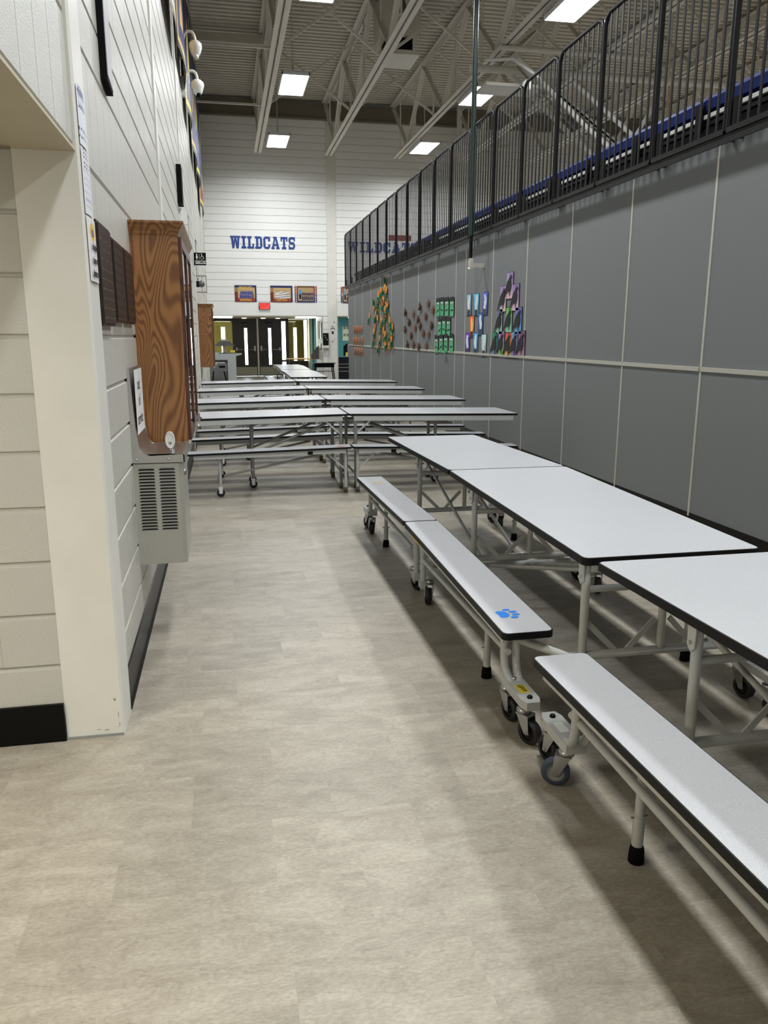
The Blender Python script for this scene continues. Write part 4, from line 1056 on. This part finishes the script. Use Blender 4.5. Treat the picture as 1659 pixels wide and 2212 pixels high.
# hand towel dispenser and vinyl marks
r = empty('soap_dispenser', (3.03, FY, 1.42), 'black and white wall dispenser beside the pilaster', 'dispenser')
MB().box((-.085, -.13, -.17), (.085, 0, .20)).build('cover', 'blackmetal', r)
MB().prism([(-.09, -.24), (.09, -.24), (.09, -.17), (-.09, -.17)], 'Y', -.15, 0).build('drip_tray', 'white', r)
for x, z in ((-.03, .12), (.0, .06), (.04, 0)): MB().lathe([(0, -.002), (.014, 0), (.014, .002)], 10, 'Y', (x, -.132, z)).build('sticker', 'white', r)
r = empty('wall_decal', (3.26, FY-.022, 1.72), 'black vinyl lettering with a paw print on the cream pilaster', 'decal')
g_ = MB()
for k in range(7): g_.box((-.045+k*.014, -.001, .085-abs(k-3)*.004), (-.036+k*.014, 0, .11-abs(k-3)*.004))
for k in range(9): g_.box((-.072+k*.017, -.001, .030-abs(k-4)*.007), (-.060+k*.017, 0, .062-abs(k-4)*.007))
for cx, cz, ra in ((0, -.10, .035), (-.03, -.06, .014), (0, -.05, .015), (.03, -.06, .014)): disc(g_, cx, cz, ra, 0, 12)
disc(g_, .05, .22, .018, 0, 8); disc(g_, -.0, -.35, .02, 0, 8); disc(g_, .06, -.28, .012, 0, 8)
g_.build('paw_mark', 'ink', r)
# drain pipe on far wall
o = MB().tube([(7.05, 24.1, 8.1), (7.05, 24.1, 7.25)]+arc((7.05, 24.1, 7.25), (7.05, 24.1, 7.08), (7.25, 24.15, 7.05), 5)+[(8.6, 24.2, 7.05)], .08, 12).build('roof_drain_pipe', 'cream'); tag(o, 'fat cream drain pipe bending under the roof near the far wall', 'pipe')

# ================================================================== LOBBY BEYOND THE FAR WALL
SY = 31.5
box('ceiling_lobby', (-3.2, 24.7, 2.19), (6.5, 34.6, 2.3), 'plaster', kind='structure')
box('wall_lobby_left', (-.75, 24.7, 0), (-.62, SY, 2.19), 'cream', kind='structure')
# short cream wall right of the opening with pictures
box('wall_lobby_side', (3.02, 24.7, 0), (3.14, 26.9, 2.19), 'cream', kind='structure')
box('wall_lobby_teal', (3.27, 30.6, 0), (4.4, 30.75, 2.19), 'teal', kind='structure')
box('wall_lobby_cream', (3.20, 30.9, 0), (3.44, 31.5, 2.19), 'cream', kind='structure')
box('wall_room_teal', (3.2, 29.0, 0), (6.5, 29.1, 2.19), 'teal', kind='structure')
box('wall_room_right', (6.5, 24.7, 0), (6.6, 34.6, 2.3), 'cream', kind='structure')
box('wall_vestibule_left', (-3.2, 31.6, 0), (-3.1, 34.6, 2.3), 'olive', kind='structure')
# storefront
def door(name, x0, x1, label, hinge):
    r = empty(name, ((x0+x1)/2, SY, 0)); r['kind'] = 'structure'
    w2 = (x1-x0)/2; sx = -.02 if hinge > 0 else .0
    c = 0.0; g0, g1 = c-.055, c+.055
    z0, z1, za, zb = .012, 2.09, .44, 1.83
    m = MB(); m.box((-w2, 0, z0), (g0, .045, z1)); m.box((g1, 0, z0), (w2, .045, z1)); m.box((g0, 0, z0), (g1, .045, za)); m.box((g0, 0, zb), (g1, .045, z1)); m.build('leaf', 'doorbrown', r)
    MB().box((g0, .02, za), (g1, .026, zb)).build('glass_slit', 'glass', r)
    MB().box((-w2+.03, -.004, z0+.03), (w2-.03, 0, .36)).build('kick_plate', 'kick', r)
    m = MB(); m.tube([(-w2+.05, -.06, 1.02), (w2-.08, -.06, 1.02)], .014, 8); m.box((-w2+.03, -.06, .98), (-w2+.09, 0, 1.10)); m.box((w2-.13, -.07, .97), (w2-.06, 0, 1.16)); 
    if hinge < 0: m.v = [(-a, b_, c_) for a, b_, c_ in m.v]
    m.build('panic_bar', 'chrome', r)
    m = MB(); m.box((-.2, -.03, 2.02), (.12, 0, 2.06)); m.build('door_closer', 'blackmetal', r)
    return r
door('door_1', .385, 1.235, '', 1); door('door_2', 1.295, 2.16, '', -1)
fr = MB(); fr.box((1.235, SY-.02, 0), (1.295, SY+.06, 2.19)); fr.build('trim_5', 'alum', kind='structure')
fr = MB()
for a, b_ in ((.30, .385), (2.34, 2.46), (3.18, 3.27)): fr.box((a, SY-.02, 0), (b_, SY+.06, 2.19))
for a, b_ in ((-.65, .30), (.385, 1.235), (1.295, 2.34)): fr.box((a, SY-.02, 2.09), (b_, SY+.06, 2.19))
fr.box((2.16, SY-.01, 0), (2.19, SY+.05, 2.19)); fr.box((2.46, SY-.02, 0), (3.18, SY+.06, .58)); fr.box((-.65, SY-.02, 0), (.30, SY+.06, .3)); fr.box((2.19, SY-.01, .55), (2.34, SY+.05, .62))
fr.build('trim_4', 'doorbrown', kind='structure')
for k, (a, b_, z0, m_) in enumerate(((-.65, .30, .3, 'oliveglass'), (2.19, 2.34, 0, 'glass'), (2.46, 3.18, .58, 'oliveglass'))):
    o = MB().box((a, SY+.015, z0), (b_, SY+.021, 2.09)).build('window_%d' % (k+1), m_, kind='structure')
# outer vestibule wall with slit openings, behind the sidelights
OY = 34.0
def slit_wall(name, x0, x1, sx0, sx1, z0, z1):
    m = MB(); m.box((x0, OY, 0), (sx0, OY+.1, 2.3)); m.box((sx1, OY, 0), (x1, OY+.1, 2.3)); m.box((sx0, OY, 0), (sx1, OY+.1, z0)); m.box((sx0, OY, z1), (sx1, OY+.1, 2.3))
    o = m.build(name, 'olive', kind='structure'); MB().box((sx0, OY+.04, z0), (sx1, OY+.046, z1)).build('glass_slit', 'glass', o); return o
slit_wall('wall_outer_left', -3.2, .34, -.13, .03, .3, 1.9)
slit_wall('wall_outer_right', 2.62, 3.30, 2.86, 3.00, .5, 1.88)
box('wall_outer_lintel', (-3.2, OY, 2.19), (6.5, OY+.1, 2.3), 'olive', kind='structure')
box('wall_outer_end', (3.50, OY, 0), (6.5, OY+.1, 2.2), 'olive', kind='structure')
# lobby ceiling lights
for k, (x, y, wd, ln, lab) in enumerate(((-.05, 27.6, .66, 1.2, 'bright recessed ceiling light at the left of the lobby'), (2.75, 27.6, .60, 1.2, 'bright recessed ceiling light at the right of the lobby'), (4.55, 27.0, .66, 1.2, 'bright ceiling light inside the teal room'))):
    r = empty('troffer_light', (x, y, 2.188), lab, 'light', 'lobby ceiling lights')
    MB().box((-wd/2-.02, -ln/2-.02, -.008), (wd/2+.02, ln/2+.02, -.0)).build('housing', 'white', r)
    MB().box((-wd/2, -ln/2, -.05), (wd/2, ln/2, -.009)).build('diffuser', 'lobbylamp', r)
for k, x in enumerate((.75, 1.45, 2.0)):
    r = empty('downlight', (x, 30.6, 2.19), 'small round downlight in the lobby ceiling, %s of three' % ('left', 'middle', 'right')[k], 'light', 'lobby downlights')
    MB().lathe([(0, -.012), (.075, -.012), (.09, 0)], 16, 'Z').build('lens', 'lobbylamp', r)
# white reception desk with kneehole
r = empty('reception_desk', (-.10, 24.9, 0), 'light grey laminate desk block with a dark kneehole left in the opening', 'desk')
m = MB(); m.box((.16, 0, 0), (.42, .5, 1.02)); m.box((-.45, 0, .82), (.16, .5, 1.02)); m.box((-.45, .44, 0), (.16, .5, .82)); m.build('body', 'deskgray', r)
m = MB(); m.prism([(.42, .93), (.60, .98), (.60, 1.01), (.42, 1.01)], 'Y', .05, .45); m.build('side_shelf', 'deskgray', r)
MB().box((-.1, -.01, 1.02), (.43, .51, 1.035)).build('desk_top', 'blackmetal', r)
r = empty('side_table', (-.22, 24.55, 0), 'grey side table with dark splayed legs in front of the kneehole', 'table')
m = MB(); m.box((-.24, -.1, .50), (.26, .2, .72)); m.build('top_box', 'kneehole', r); MB().box((.02, -.105, .60), (.20, -.10, .66)).build('pull', 'blackflat', r)
for q, a in ((-.15, -.2), (.16, .26)): MB().bar((q, .05, .50), (a, .05, 0), .04, .04).build('leg', 'blackmetal', r)
m = MB(); m.tube([(-.2, -.05, .74), (.2, -.05, .74)], .03, 10); m.build('steel_roll', 'stainless', r)
r = empty('metal_hood', (-.02, 25.1, 1.035), 'grey metal hood shaped device standing on the light grey desk', 'device')
MB().prism([(-.30, .20), (.32, .20), (.16, .34), (-.14, .34)], 'Y', -.12, .18).build('hood', 'kneehole', r)
MB().box((-.12, -.06, .34), (.12, .12, .40)).build('cap', 'cooler', r)
MB().box((-.05, .0, 0), (.05, .06, .20)).build('stem', 'cooler', r)
r = tag(MB().box((.16, 24.95, 1.035), (.30, 25.05, 1.11)).build('yellow_box', 'yellow'), 'small yellow box on the light grey desk', 'box')
# school desk and side table on the right
def school_desk(x, y, label, w2=.34, m_='blackmetal', ztop_=.74):
    r = empty('school_desk', (x, y, 0), label, 'desk')
    MB().box((-w2, -.22, ztop_-.02), (w2, .22, ztop_)).build('desk_top', m_, r)
    MB().box((-w2+.05, -.20, ztop_-.13), (w2-.05, .2, ztop_-.02)).build('book_box', 'blackflat', r)
    for a in (-1, 1):
        for q in (-1, 1): MB().bar((a*(w2-.08), q*.16, ztop_-.13), (a*(w2-.01), q*.2, 0), .03, .03).build('leg', 'blackmetal', r)
    MB().bar((-w2+.06, .18, ztop_-.26), (w2-.06, .18, ztop_-.26), .02, .02).build('stretcher', 'blackmetal', r)
    return r
school_desk(2.92, 24.05, 'black school desk with open book box right of the lobby opening')
r = empty('folding_table', (2.75, 27.2, 0), 'brown topped table behind the black school desk', 'table')
MB().box((-.75, -.3, .76), (.55, .3, .79)).build('table_top', 'peach', r)
for a in (-.6, .45): MB().box((a-.02, -.2, 0), (a+.02, .2, .76)).build('leg', 'blackmetal', r)
r = empty('grey_board', (3.02, 26.2, .79), 'grey rounded board leaning on the brown table', 'board')
MB().prism([(-.25, 0), (.06, 0), (.06, .36), (-.0, .44), (-.10, .36), (-.25, .14)], 'Y', 0, .02).build('panel', 'kneehole', r)
for k, (y, z0, z1) in enumerate(((25.3, 1.45, 1.95), (25.9, 1.45, 2.0), (25.5, 1.1, 1.3))):
    o = MB().box((3.0, y, z0), (3.018, y+.35, z1)).build('wall_picture', 'darkoak' if k != 1 else 'paper'); tag(o, ('brown framed picture on the short lobby wall, nearer one', 'pale framed picture on the short lobby wall, farther one', 'small low brown picture on the short lobby wall')[k], 'picture', 'lobby pictures')
# teal room things
r = empty('file_cabinet', (4.02, 25.8, 0), 'navy cabinet with pale horizontal stripes in the teal room', 'cabinet')
MB().box((-.42, 0, 0), (.42, .5, .86)).build('body', 'navy', r)
for z in (.40, .52, .63): MB().box((-.42, -.006, z), (.42, 0, z+.02)).build('stripe', 'alum', r)
r = empty('cardboard_poster', (4.12, 25.95, .86), 'white poster with two black marks standing on the navy cabinet', 'poster')
MB().box((-.18, 0, 0), (.22, .01, .52)).build('sheet', 'paper', r)
MB().bar((-.08, -.003, .36), (.04, -.003, .46), .05, .004, (0, 1, 0)).build('mark', 'ink', r); MB().prism([(-.06, .04), (.04, .04), (.0, .16), (-.04, .12)], 'Y', -.004, -.001).build('mark', 'ink', r)
r = empty('office_chair', (4.35, 28.0, 0), 'black chair back with a yellow cloth in the teal room', 'chair')
MB().prism([(-.24, .85), (.24, .85), (.24, 1.18), (.14, 1.27), (-.14, 1.27), (-.24, 1.18)], 'Y', 0, .06).build('backrest', 'blackflat', r)
MB().box((-.24, -.4, .44), (.24, 0, .5)).build('seat', 'blackflat', r); MB().tube([(0, -.2, 0), (0, -.2, .45)], .03, 8).build('pedestal', 'blackmetal', r); MB().box((-.03, .0, .45), (.03, .05, .9)).build('back_post', 'blackmetal', r)
MB().box((-.17, -.01, .84), (.17, -.002, .97)).build('cloth', 'yellow', r)
o = inst('room_poster', print_mesh('room_poster', .36, .5, 12, 16, lambda u, v: (120, 140, 110) if (u*3 % 1 > .3 and v*2 % 1 > .6) else (216, 222, 196)), None, (4.40, 28.99, 1.62)); tag(o, 'pale poster with small pictures on the teal wall', 'poster')

# ================================================================== PAPER CRAFTS ON THE GREY WALL
GX = GW-.004
def craft(name, y, z, label, group, cat):
    r = empty(name, (GX, y, z), label, cat, group); r.rotation_euler = (0, 0, -PI/2); return r    # local -Y faces the corridor, +X points to the viewer end... 
def card(parent, name, w2, h2, m, cx=0, cz=0, y=-.003, rot=0):
    c, s_ = math.cos(rot), math.sin(rot)
    P_ = [(-w2, -h2), (w2, -h2), (w2, h2), (-w2, h2)]
    return MB().prism([(cx+a*c-b_*s_, cz+a*s_+b_*c) for a, b_ in P_], 'Y', y, y+.002).build(name, m, parent)
def paint(name, fn, w2, h2, parent, y=-.004, nx=14, ny=22, rot=0): return inst(name, print_mesh(name, 2*w2, 2*h2, nx, ny, fn), parent, (0, y, 0), (0, rot, 0))
gi = [(11.33, 1.97), (10.98, 1.96), (10.59, 1.96), (11.17, 1.66), (10.77, 1.69), (11.37, 1.42), (10.98, 1.42), (10.60, 1.40)]
gc = [((120, 150, 170), (20, 24, 30)), ((90, 170, 215), (20, 22, 26)), ((70, 84, 190), (60, 62, 66)), ((232, 88, 40), (24, 16, 16)), ((36, 84, 150), (50, 56, 84)), ((88, 50, 160), (26, 20, 36)), ((60, 140, 190), (16, 24, 36)), ((150, 180, 180), (24, 26, 28))]
gn = ['grey blue', 'sky blue', 'violet blue', 'orange red', 'navy blue', 'purple', 'bright blue', 'pale grey']
gp_ = ['top left', 'top middle', 'top right', 'middle left', 'middle right', 'bottom left', 'bottom middle', 'bottom right']
for k, ((y, z), (bc, dc)) in enumerate(zip(gi, gc)):
    r = craft('ghost_painting', y, z, '%s paper painting with a white ghost shape, %s of the eight' % (gn[k], gp_[k]), 'ghost paintings on the grey wall', 'painting')
    card(r, 'backing', .112, .155, 'blackpaper', 0, 0, -.002)
    def fn(u, v, bc=bc, dc=dc, k=k):
        if v < .28 and abs(u-.5) < .3: return dc
        if .25 < v < .92 and abs(u-.5-.06*math.sin(v*9+k)) < .14+.10*math.sin((v-.2)*4.2): return (232, 240, 240) if k != 3 else (240, 214, 120)
        return tuple(min(255, int(c*(.75+.6*v))) for c in bc)
    paint('painted_sheet', fn, .105, .148, r, -.006)
ci = [(9.64, 2.14), (9.87, 1.99), (9.42, 1.99), (9.98, 1.71), (9.63, 1.72), (9.30, 1.71), (10.14, 1.42), (9.89, 1.43), (9.63, 1.42), (9.41, 1.42), (9.17, 1.43)]
cc = [((170, 150, 210), (230, 190, 190)), ((168, 140, 206), (236, 206, 206)), ((150, 120, 190), (236, 200, 210)), ((100, 108, 150), (170, 220, 180)), ((110, 190, 80), (150, 214, 190)), ((120, 110, 200), (90, 180, 220)), ((30, 140, 90), (140, 150, 210)), ((170, 120, 210), (130, 200, 90)), ((230, 80, 50), (240, 220, 90)), ((120, 160, 200), (160, 130, 200)), ((130, 80, 120), (190, 150, 170))]
cn = ['pale lilac', 'lilac and pink', 'violet and pink', 'slate and mint', 'green and mint', 'violet and sky blue', 'green and periwinkle', 'purple and lime', 'red and yellow', 'blue and lilac', 'plum and mauve']
cpz = ['at the very top', 'left in the second row', 'right in the second row', 'left in the third row', 'middle of the third row', 'right in the third row', 'first in the bottom row', 'second in the bottom row', 'third in the bottom row', 'fourth in the bottom row', 'last in the bottom row']
for k, ((y, z), (c1, c2)) in enumerate(zip(ci, cc)):
    r = craft('crow_painting', y, z, '%s painting with a black paper crow, %s' % (cn[k], cpz[k]), 'crow paintings on the grey wall', 'painting')
    card(r, 'backing', .115, .165, 'blackpaper', .008, -.003, -.002)
    def fn(u, v, c1=c1, c2=c2):
        t = min(1, max(0, v+.12*math.sin(u*7))); return tuple(int(a*t+b_*(1-t)) for a, b_ in zip(c1, c2))
    paint('painted_sheet', fn, .108, .155, r, -.006)
    # crow: body, head with beak, tail and legs; local +X is towards the viewer end, crow hangs to the left
    f = 1.0
    body = [(-.19, -.135), (-.13, -.04), (-.06, .055), (.00, .09), (.05, .085), (.075, .03), (.07, -.03), (.03, -.075), (-.05, -.07), (-.12, -.09)]
    mb = MB(); mb.prism([(a, b_) for a, b_ in body][::1], 'Y', -.016, -.013); mb.build('crow_body', 'blackpaper', r)
    mb = MB(); mb.prism([(.0, .07), (.05, .07), (.075, .11), (.05, .14), (.02, .13)], 'Y', -.0165, -.0135); mb.prism([(.065, .10), (.065, .125), (.115, .10)], 'Y', -.0164, -.0136); mb.build('crow_head', 'blackpaper', r)
    mb = MB(); mb.bar((.02, -.015, -.07), (.015, -.015, -.13), .008, .003, (0, 1, 0)); mb.bar((.04, -.015, -.06), (.045, -.015, -.12), .008, .003, (0, 1, 0)); mb.build('crow_legs', 'blackpaper', r)
    mb = MB(); mb.lathe([(0, -.0175), (.008, -.0175)], 8, 'Y', (.045, 0, .118)); mb.build('crow_eye', 'white', r)
fi = [(13.04, 2.0), (12.79, 2.0), (12.5, 1.99), (12.21, 1.98), (12.92, 1.68), (12.66, 1.69), (12.39, 1.68), (13.11, 1.4), (12.81, 1.41), (12.52, 1.42), (12.2, 1.42)]
fp = ['top row, first from the far end', 'top row, second', 'top row, third, with a zigzag smile', 'top row, nearest the viewer', 'middle row, far one', 'middle row, centre', 'middle row, near one', 'bottom row, first from the far end', 'bottom row, second', 'bottom row, third, curling chin', 'bottom row, nearest the viewer']
for k, (y, z) in enumerate(fi):
    r = craft('monster_face', y, z, 'green paper monster face with black hair, '+fp[k], 'green paper faces on the grey wall', 'paper craft')
    w2 = .105
    card(r, 'face', w2, .125, 'facegreen', 0, -.02, -.010)
    mb = MB(); mb.prism([(-w2-.004, .09), (-.06, .075), (-.03, .095), (0, .07), (.04, .095), (.07, .075), (w2+.004, .09), (w2, .145), (-w2, .145)], 'Y', -.014, -.011); mb.build('hair', 'blackpaper', r)
    mb = MB(); mb.box((w2, -.012, -.14), (w2+.012, -.004, .13)); mb.build('shadow_strip', 'blackpaper', r)
    for q in (-1, 1):
        e = MB().lathe([(0, -.017), (.024, -.017), (.024, -.013)], 14, 'Y', (q*.035, 0, .045)).build('eye', 'white', r)
        MB().lathe([(0, -.019), (.011, -.019), (.011, -.016)], 10, 'Y', (q*.035, 0, .045)).build('pupil', 'blackpaper', e)
    mb = MB(); a = (.03, -.02, .01, .0)[k % 4]
    mb.bar((-.07, -.0125, -.055-a), (.075, -.0125, -.055+a), .010, .003, (0, 1, 0))
    for q in (-.04, 0, .04): mb.bar((q, -.0125, -.045), (q, -.0125, -.070), .006, .003, (0, 1, 0))
    mb.build('mouth', 'blackpaper', r)
    if k == 9: mb = MB(); mb.tube([(-.08, -.03, -.15), (.08, -.05, -.15)], .02, 8); mb.build('curled_chin', 'facegreen', r)
bi = [(15.48, 1.97), (14.78, 1.93), (14.28, 2.03), (13.67, 2.07), (13.34, 1.95), (15.14, 1.78), (14.41, 1.81), (13.84, 1.86), (14.63, 1.67), (14.25, 1.70), (13.42, 1.70), (15.49, 1.65), (14.96, 1.53), (14.0, 1.57), (13.62, 1.56), (15.28, 1.36), (14.76, 1.36), (14.34, 1.33), (13.77, 1.36)]
for k, (y, z) in enumerate(bi):
    rr = random.Random(k)
    r = craft('paper_bat', y, z, 'brown paper bat on the grey wall, %s counted from the green faces' % ORD[sorted(range(len(bi)), key=lambda i: bi[i][0]).index(k)], 'brown paper bats on the grey wall', 'paper craft')
    r.rotation_euler = (0, rr.uniform(-.9, .9), -PI/2)
    wing = [(0, .03), (.05, .06), (.12, .075), (.10, .03), (.115, -.02), (.07, -.01), (.05, -.045), (.02, -.02)]
    for q in (-1, 1):
        pts = [(q*a*.72, b_*1.05) for a, b_ in wing]; 
        if q < 0: pts = pts[::-1]
        vs = MB(); vs.prism(pts, 'Y', -.003, -.001); vs.v = [(a, b_-abs(a)*.35, c) for a, b_, c in vs.v]; vs.build('wing', 'brownpaper', r)
    MB().lathe([(0, -.09), (.018, -.05), (.026, 0), (.02, .05), (.012, .07), (0, .09)], 10, 'Z', (0, -.022, 0)).build('body', 'brownpaper', r)
    MB().lathe([(0, -.046), (.006, -.046)], 6, 'Y', (.008, 0, .05)).build('eye', 'white', r)
cu_ = [(21.75, 1.69), (21.37, 1.69), (20.99, 1.68), (20.62, 1.68), (21.85, 1.39), (21.42, 1.39), (20.98, 1.39), (20.55, 1.39), (21.7, 1.12), (21.3, 1.12), (20.92, 1.12), (20.55, 1.12)]
for k, (y, z) in enumerate(cu_):
    r = craft('copper_curl', y, z, 'copper paper curl at the far end of the grey wall, %s row, %s from left' % (('top', 'middle', 'bottom')[k//4], ORD[k % 4]), 'copper paper curls', 'paper craft')
    for q, (a, b_) in enumerate(((-.08, .05), (.06, -.05))):
        m = MB(); m.tube([(a-.03, -.01, .12), (a, -.02, .09), (a+.03, -.02, .02), (a+.02, -.02, -.05), (a-.01, -.01, -.12)], [.004, .012, .015, .012, .004], 8); m.build('curl', 'bronze', r)
pi_ = [(17.48, 2.58), (17.94, 2.52), (17.35, 2.50), (18.22, 2.46), (17.67, 2.33), (18.37, 2.31), (17.22, 2.21), (17.74, 2.25), (18.84, 2.17), (19.41, 2.02), (18.55, 2.04), (17.47, 2.10), (18.37, 1.94), (17.88, 1.88), (17.41, 1.95), (16.96, 1.86), (18.67, 1.76), (17.95, 1.78), (16.71, 1.71), (18.82, 1.63), (17.67, 1.67), (17.47, 1.57), (18.9, 1.46), (18.09, 1.47), (16.77, 1.62), (16.77, 1.47), (18.23, 1.31), (17.41, 1.38), (17.02, 1.34)]
for k, (y, z) in enumerate(pi_):
    rr = random.Random(50+k)
    r = craft('pumpkin_figure', y, z, 'orange paper pumpkin with folded green limbs, %s counted down its cluster' % ORD[sorted(range(len(pi_)), key=lambda i: -pi_[i][1]).index(k)], 'paper pumpkins on the grey wall', 'paper craft')
    m = MB(); ra = rr.uniform(.070, .10); m.prism([(ra*1.15*math.cos(2*PI*j/12), ra*math.sin(2*PI*j/12)) for j in range(12)], 'Y', -.03, -.024); m.build('pumpkin', 'orange', r)
    m = MB(); m.box((-.02, -.034, -.03), (.0, -.031, -.01)); m.box((.02, -.034, -.03), (.04, -.031, -.01)); m.box((-.03, -.034, -.06), (.04, -.031, -.05)); m.build('face_marks', 'blackpaper' if k % 3 else 'yellow', r)
    for q in (-1, 1):
        ang = -PI/2+q*rr.uniform(.1, .9) if k % 4 else PI/2+q*.5; L_ = rr.uniform(.13, .22); m = MB(); px, pz = q*.05, -.06 if k % 4 else .06
        nst = 8
        for j in range(nst):
            t0, t1 = j/nst, (j+1)/nst
            y0, y1 = (-.01, -.055) if j % 2 == 0 else (-.055, -.01)
            m.bar((px+math.cos(ang)*L_*t0, y0, pz+math.sin(ang)*L_*t0), (px+math.cos(ang)*L_*t1, y1, pz+math.sin(ang)*L_*t1), .034, .002, (0, 1, 0))
        m.build('folded_limb', 'green', r)
        MB().prism([(px+math.cos(ang)*L_+.035*math.cos(2*PI*j/8), pz+math.sin(ang)*L_+.035*math.sin(2*PI*j/8)) for j in range(8)], 'Y', -.03, -.026).build('foot', 'orange', r)

# ================================================================== HIGH CEILING EQUIPMENT
r = empty('air_diffuser', (3.7, 17.3, 7.05), 'square cream ceiling air diffuser box with a dark slot between the trusses', 'vent')
m = MB(); m.prism([(-.38, -.03), (.38, -.03), (.30, .05), (-.30, .05)], 'Y', -.45, .45); m.build('plate', 'steel', r)
MB().box((-.26, -.3, .05), (.26, .3, .32)).build('neck', 'blackflat', r); MB().box((-.40, -.42, .32), (.40, .42, 1.03)).build('plenum', 'deck', r)
r = empty('horn_speaker', (3.38, 15.3, 7.2), 'small grey bell-shaped horn speaker hanging by the second truss', 'speaker')
MB().lathe([(0, .28), (.03, .26), (.05, .15), (.10, .02), (.115, -.04), (.10, -.05), (0, -.02)], 16, 'Z').build('horn', 'hornglass', r)
MB().tube([(0, 0, .27), (0, 0, .8)], .008, 6).build('hanging_rod', 'steel', r)
# folded basketball goal frame
r = empty('basketball_goal', (5.6, 15.2, 0), 'white folded basketball goal frame hanging from the roof behind the railings', 'basketball goal')
def tb_(name, pts, rad, m_='cream'): return MB().tube(pts, rad, 8).build(name, m_, r)
tb_('top_pipe', [(-.9, .22, 6.40), (5.0, .22, 6.40)], .07); tb_('top_pipe', [(-.6, -.6, 6.50), (2.2, -.6, 6.50)], .05)
for y in (-.35, .30): tb_('folding_mast', [(-.2, y, 6.45), (1.2, y, 5.35), (2.1, y, 4.75)], .05); tb_('folding_mast', [(.9, y, 6.1), (2.3, y, 5.15)], .045)
tb_('cross_pipe', [(1.2, -.35, 5.35), (1.2, .35, 5.35)], .035); tb_('cross_pipe', [(2.1, -.35, 4.75), (2.1, .35, 4.75)], .035)
tb_('brace_pipe', [(-.2, -.35, 6.3), (2.1, .35, 4.8)], .02, 'grayframe'); tb_('brace_pipe', [(2.1, 0, 4.8), (3.1, 0, 6.5)], .04); tb_('brace_pipe', [(.6, .2, 6.2), (2.6, .2, 4.9)], .02, 'blackmetal')
m = MB(); m.box((1.5, -.9, 4.62), (2.3, .9, 4.72)); m.build('backboard', 'white', r)
MB().tube([(1.9+.23*math.cos(2*PI*k/12), .23*math.sin(2*PI*k/12), 4.55) for k in range(12)], .012, 6, closed=True).build('rim', 'exitdark', r)
m = MB(); m.box((-.75, -.3, 5.98), (.35, .3, 6.03)); m.build('winch_plate', 'cream', r)
m = MB(); m.lathe([(0, -.10), (.06, -.10), (.095, -.06), (.095, .06), (.06, .10), (0, .10)], 18, 'Y', (-.15, -.75, 5.86)); m.build('winch_drum', 'white', r)
m = MB(); m.tube([(-.9, -.7, 6.25), (-.4, -.7, 6.3), (.1, -.75, 6.0)], .03, 8); m.build('conduit', 'white', r)
# long cream curtain track beyond the bleacher
o = MB().box((9.0, 6.5, 5.55), (9.18, 19.0, 5.68)); o.tube([(9.1, y, 5.68) if z == 0 else (9.1, y, ZB) for y in (8,) for z in (0, 1)], .02, 6); o.tube([(9.1, 16, 5.68), (9.1, 16, ZB)], .02, 6)
o = o.build('curtain_track', 'peach'); tag(o, 'long pale divider curtain track over the gym floor behind the railings', 'track')

# ================================================================== WARM LAMP IN THE SIDE CORRIDOR
r = empty('corridor_light', (-1.9, 1.2, 2.134), 'warm recessed ceiling lamp in the side corridor on the left', 'light')
MB().box((-.32, -.32, -.012), (.32, .32, 0)).build('housing', 'white', r)
MB().box((-.28, -.28, -.02), (.28, .28, -.0125)).build('diffuser', 'warmlamp', r)

# ground outside the doors
box('ground_outside', (-8, 34.1, -.15), (14, 60, -.02), 'concrete', kind='structure')
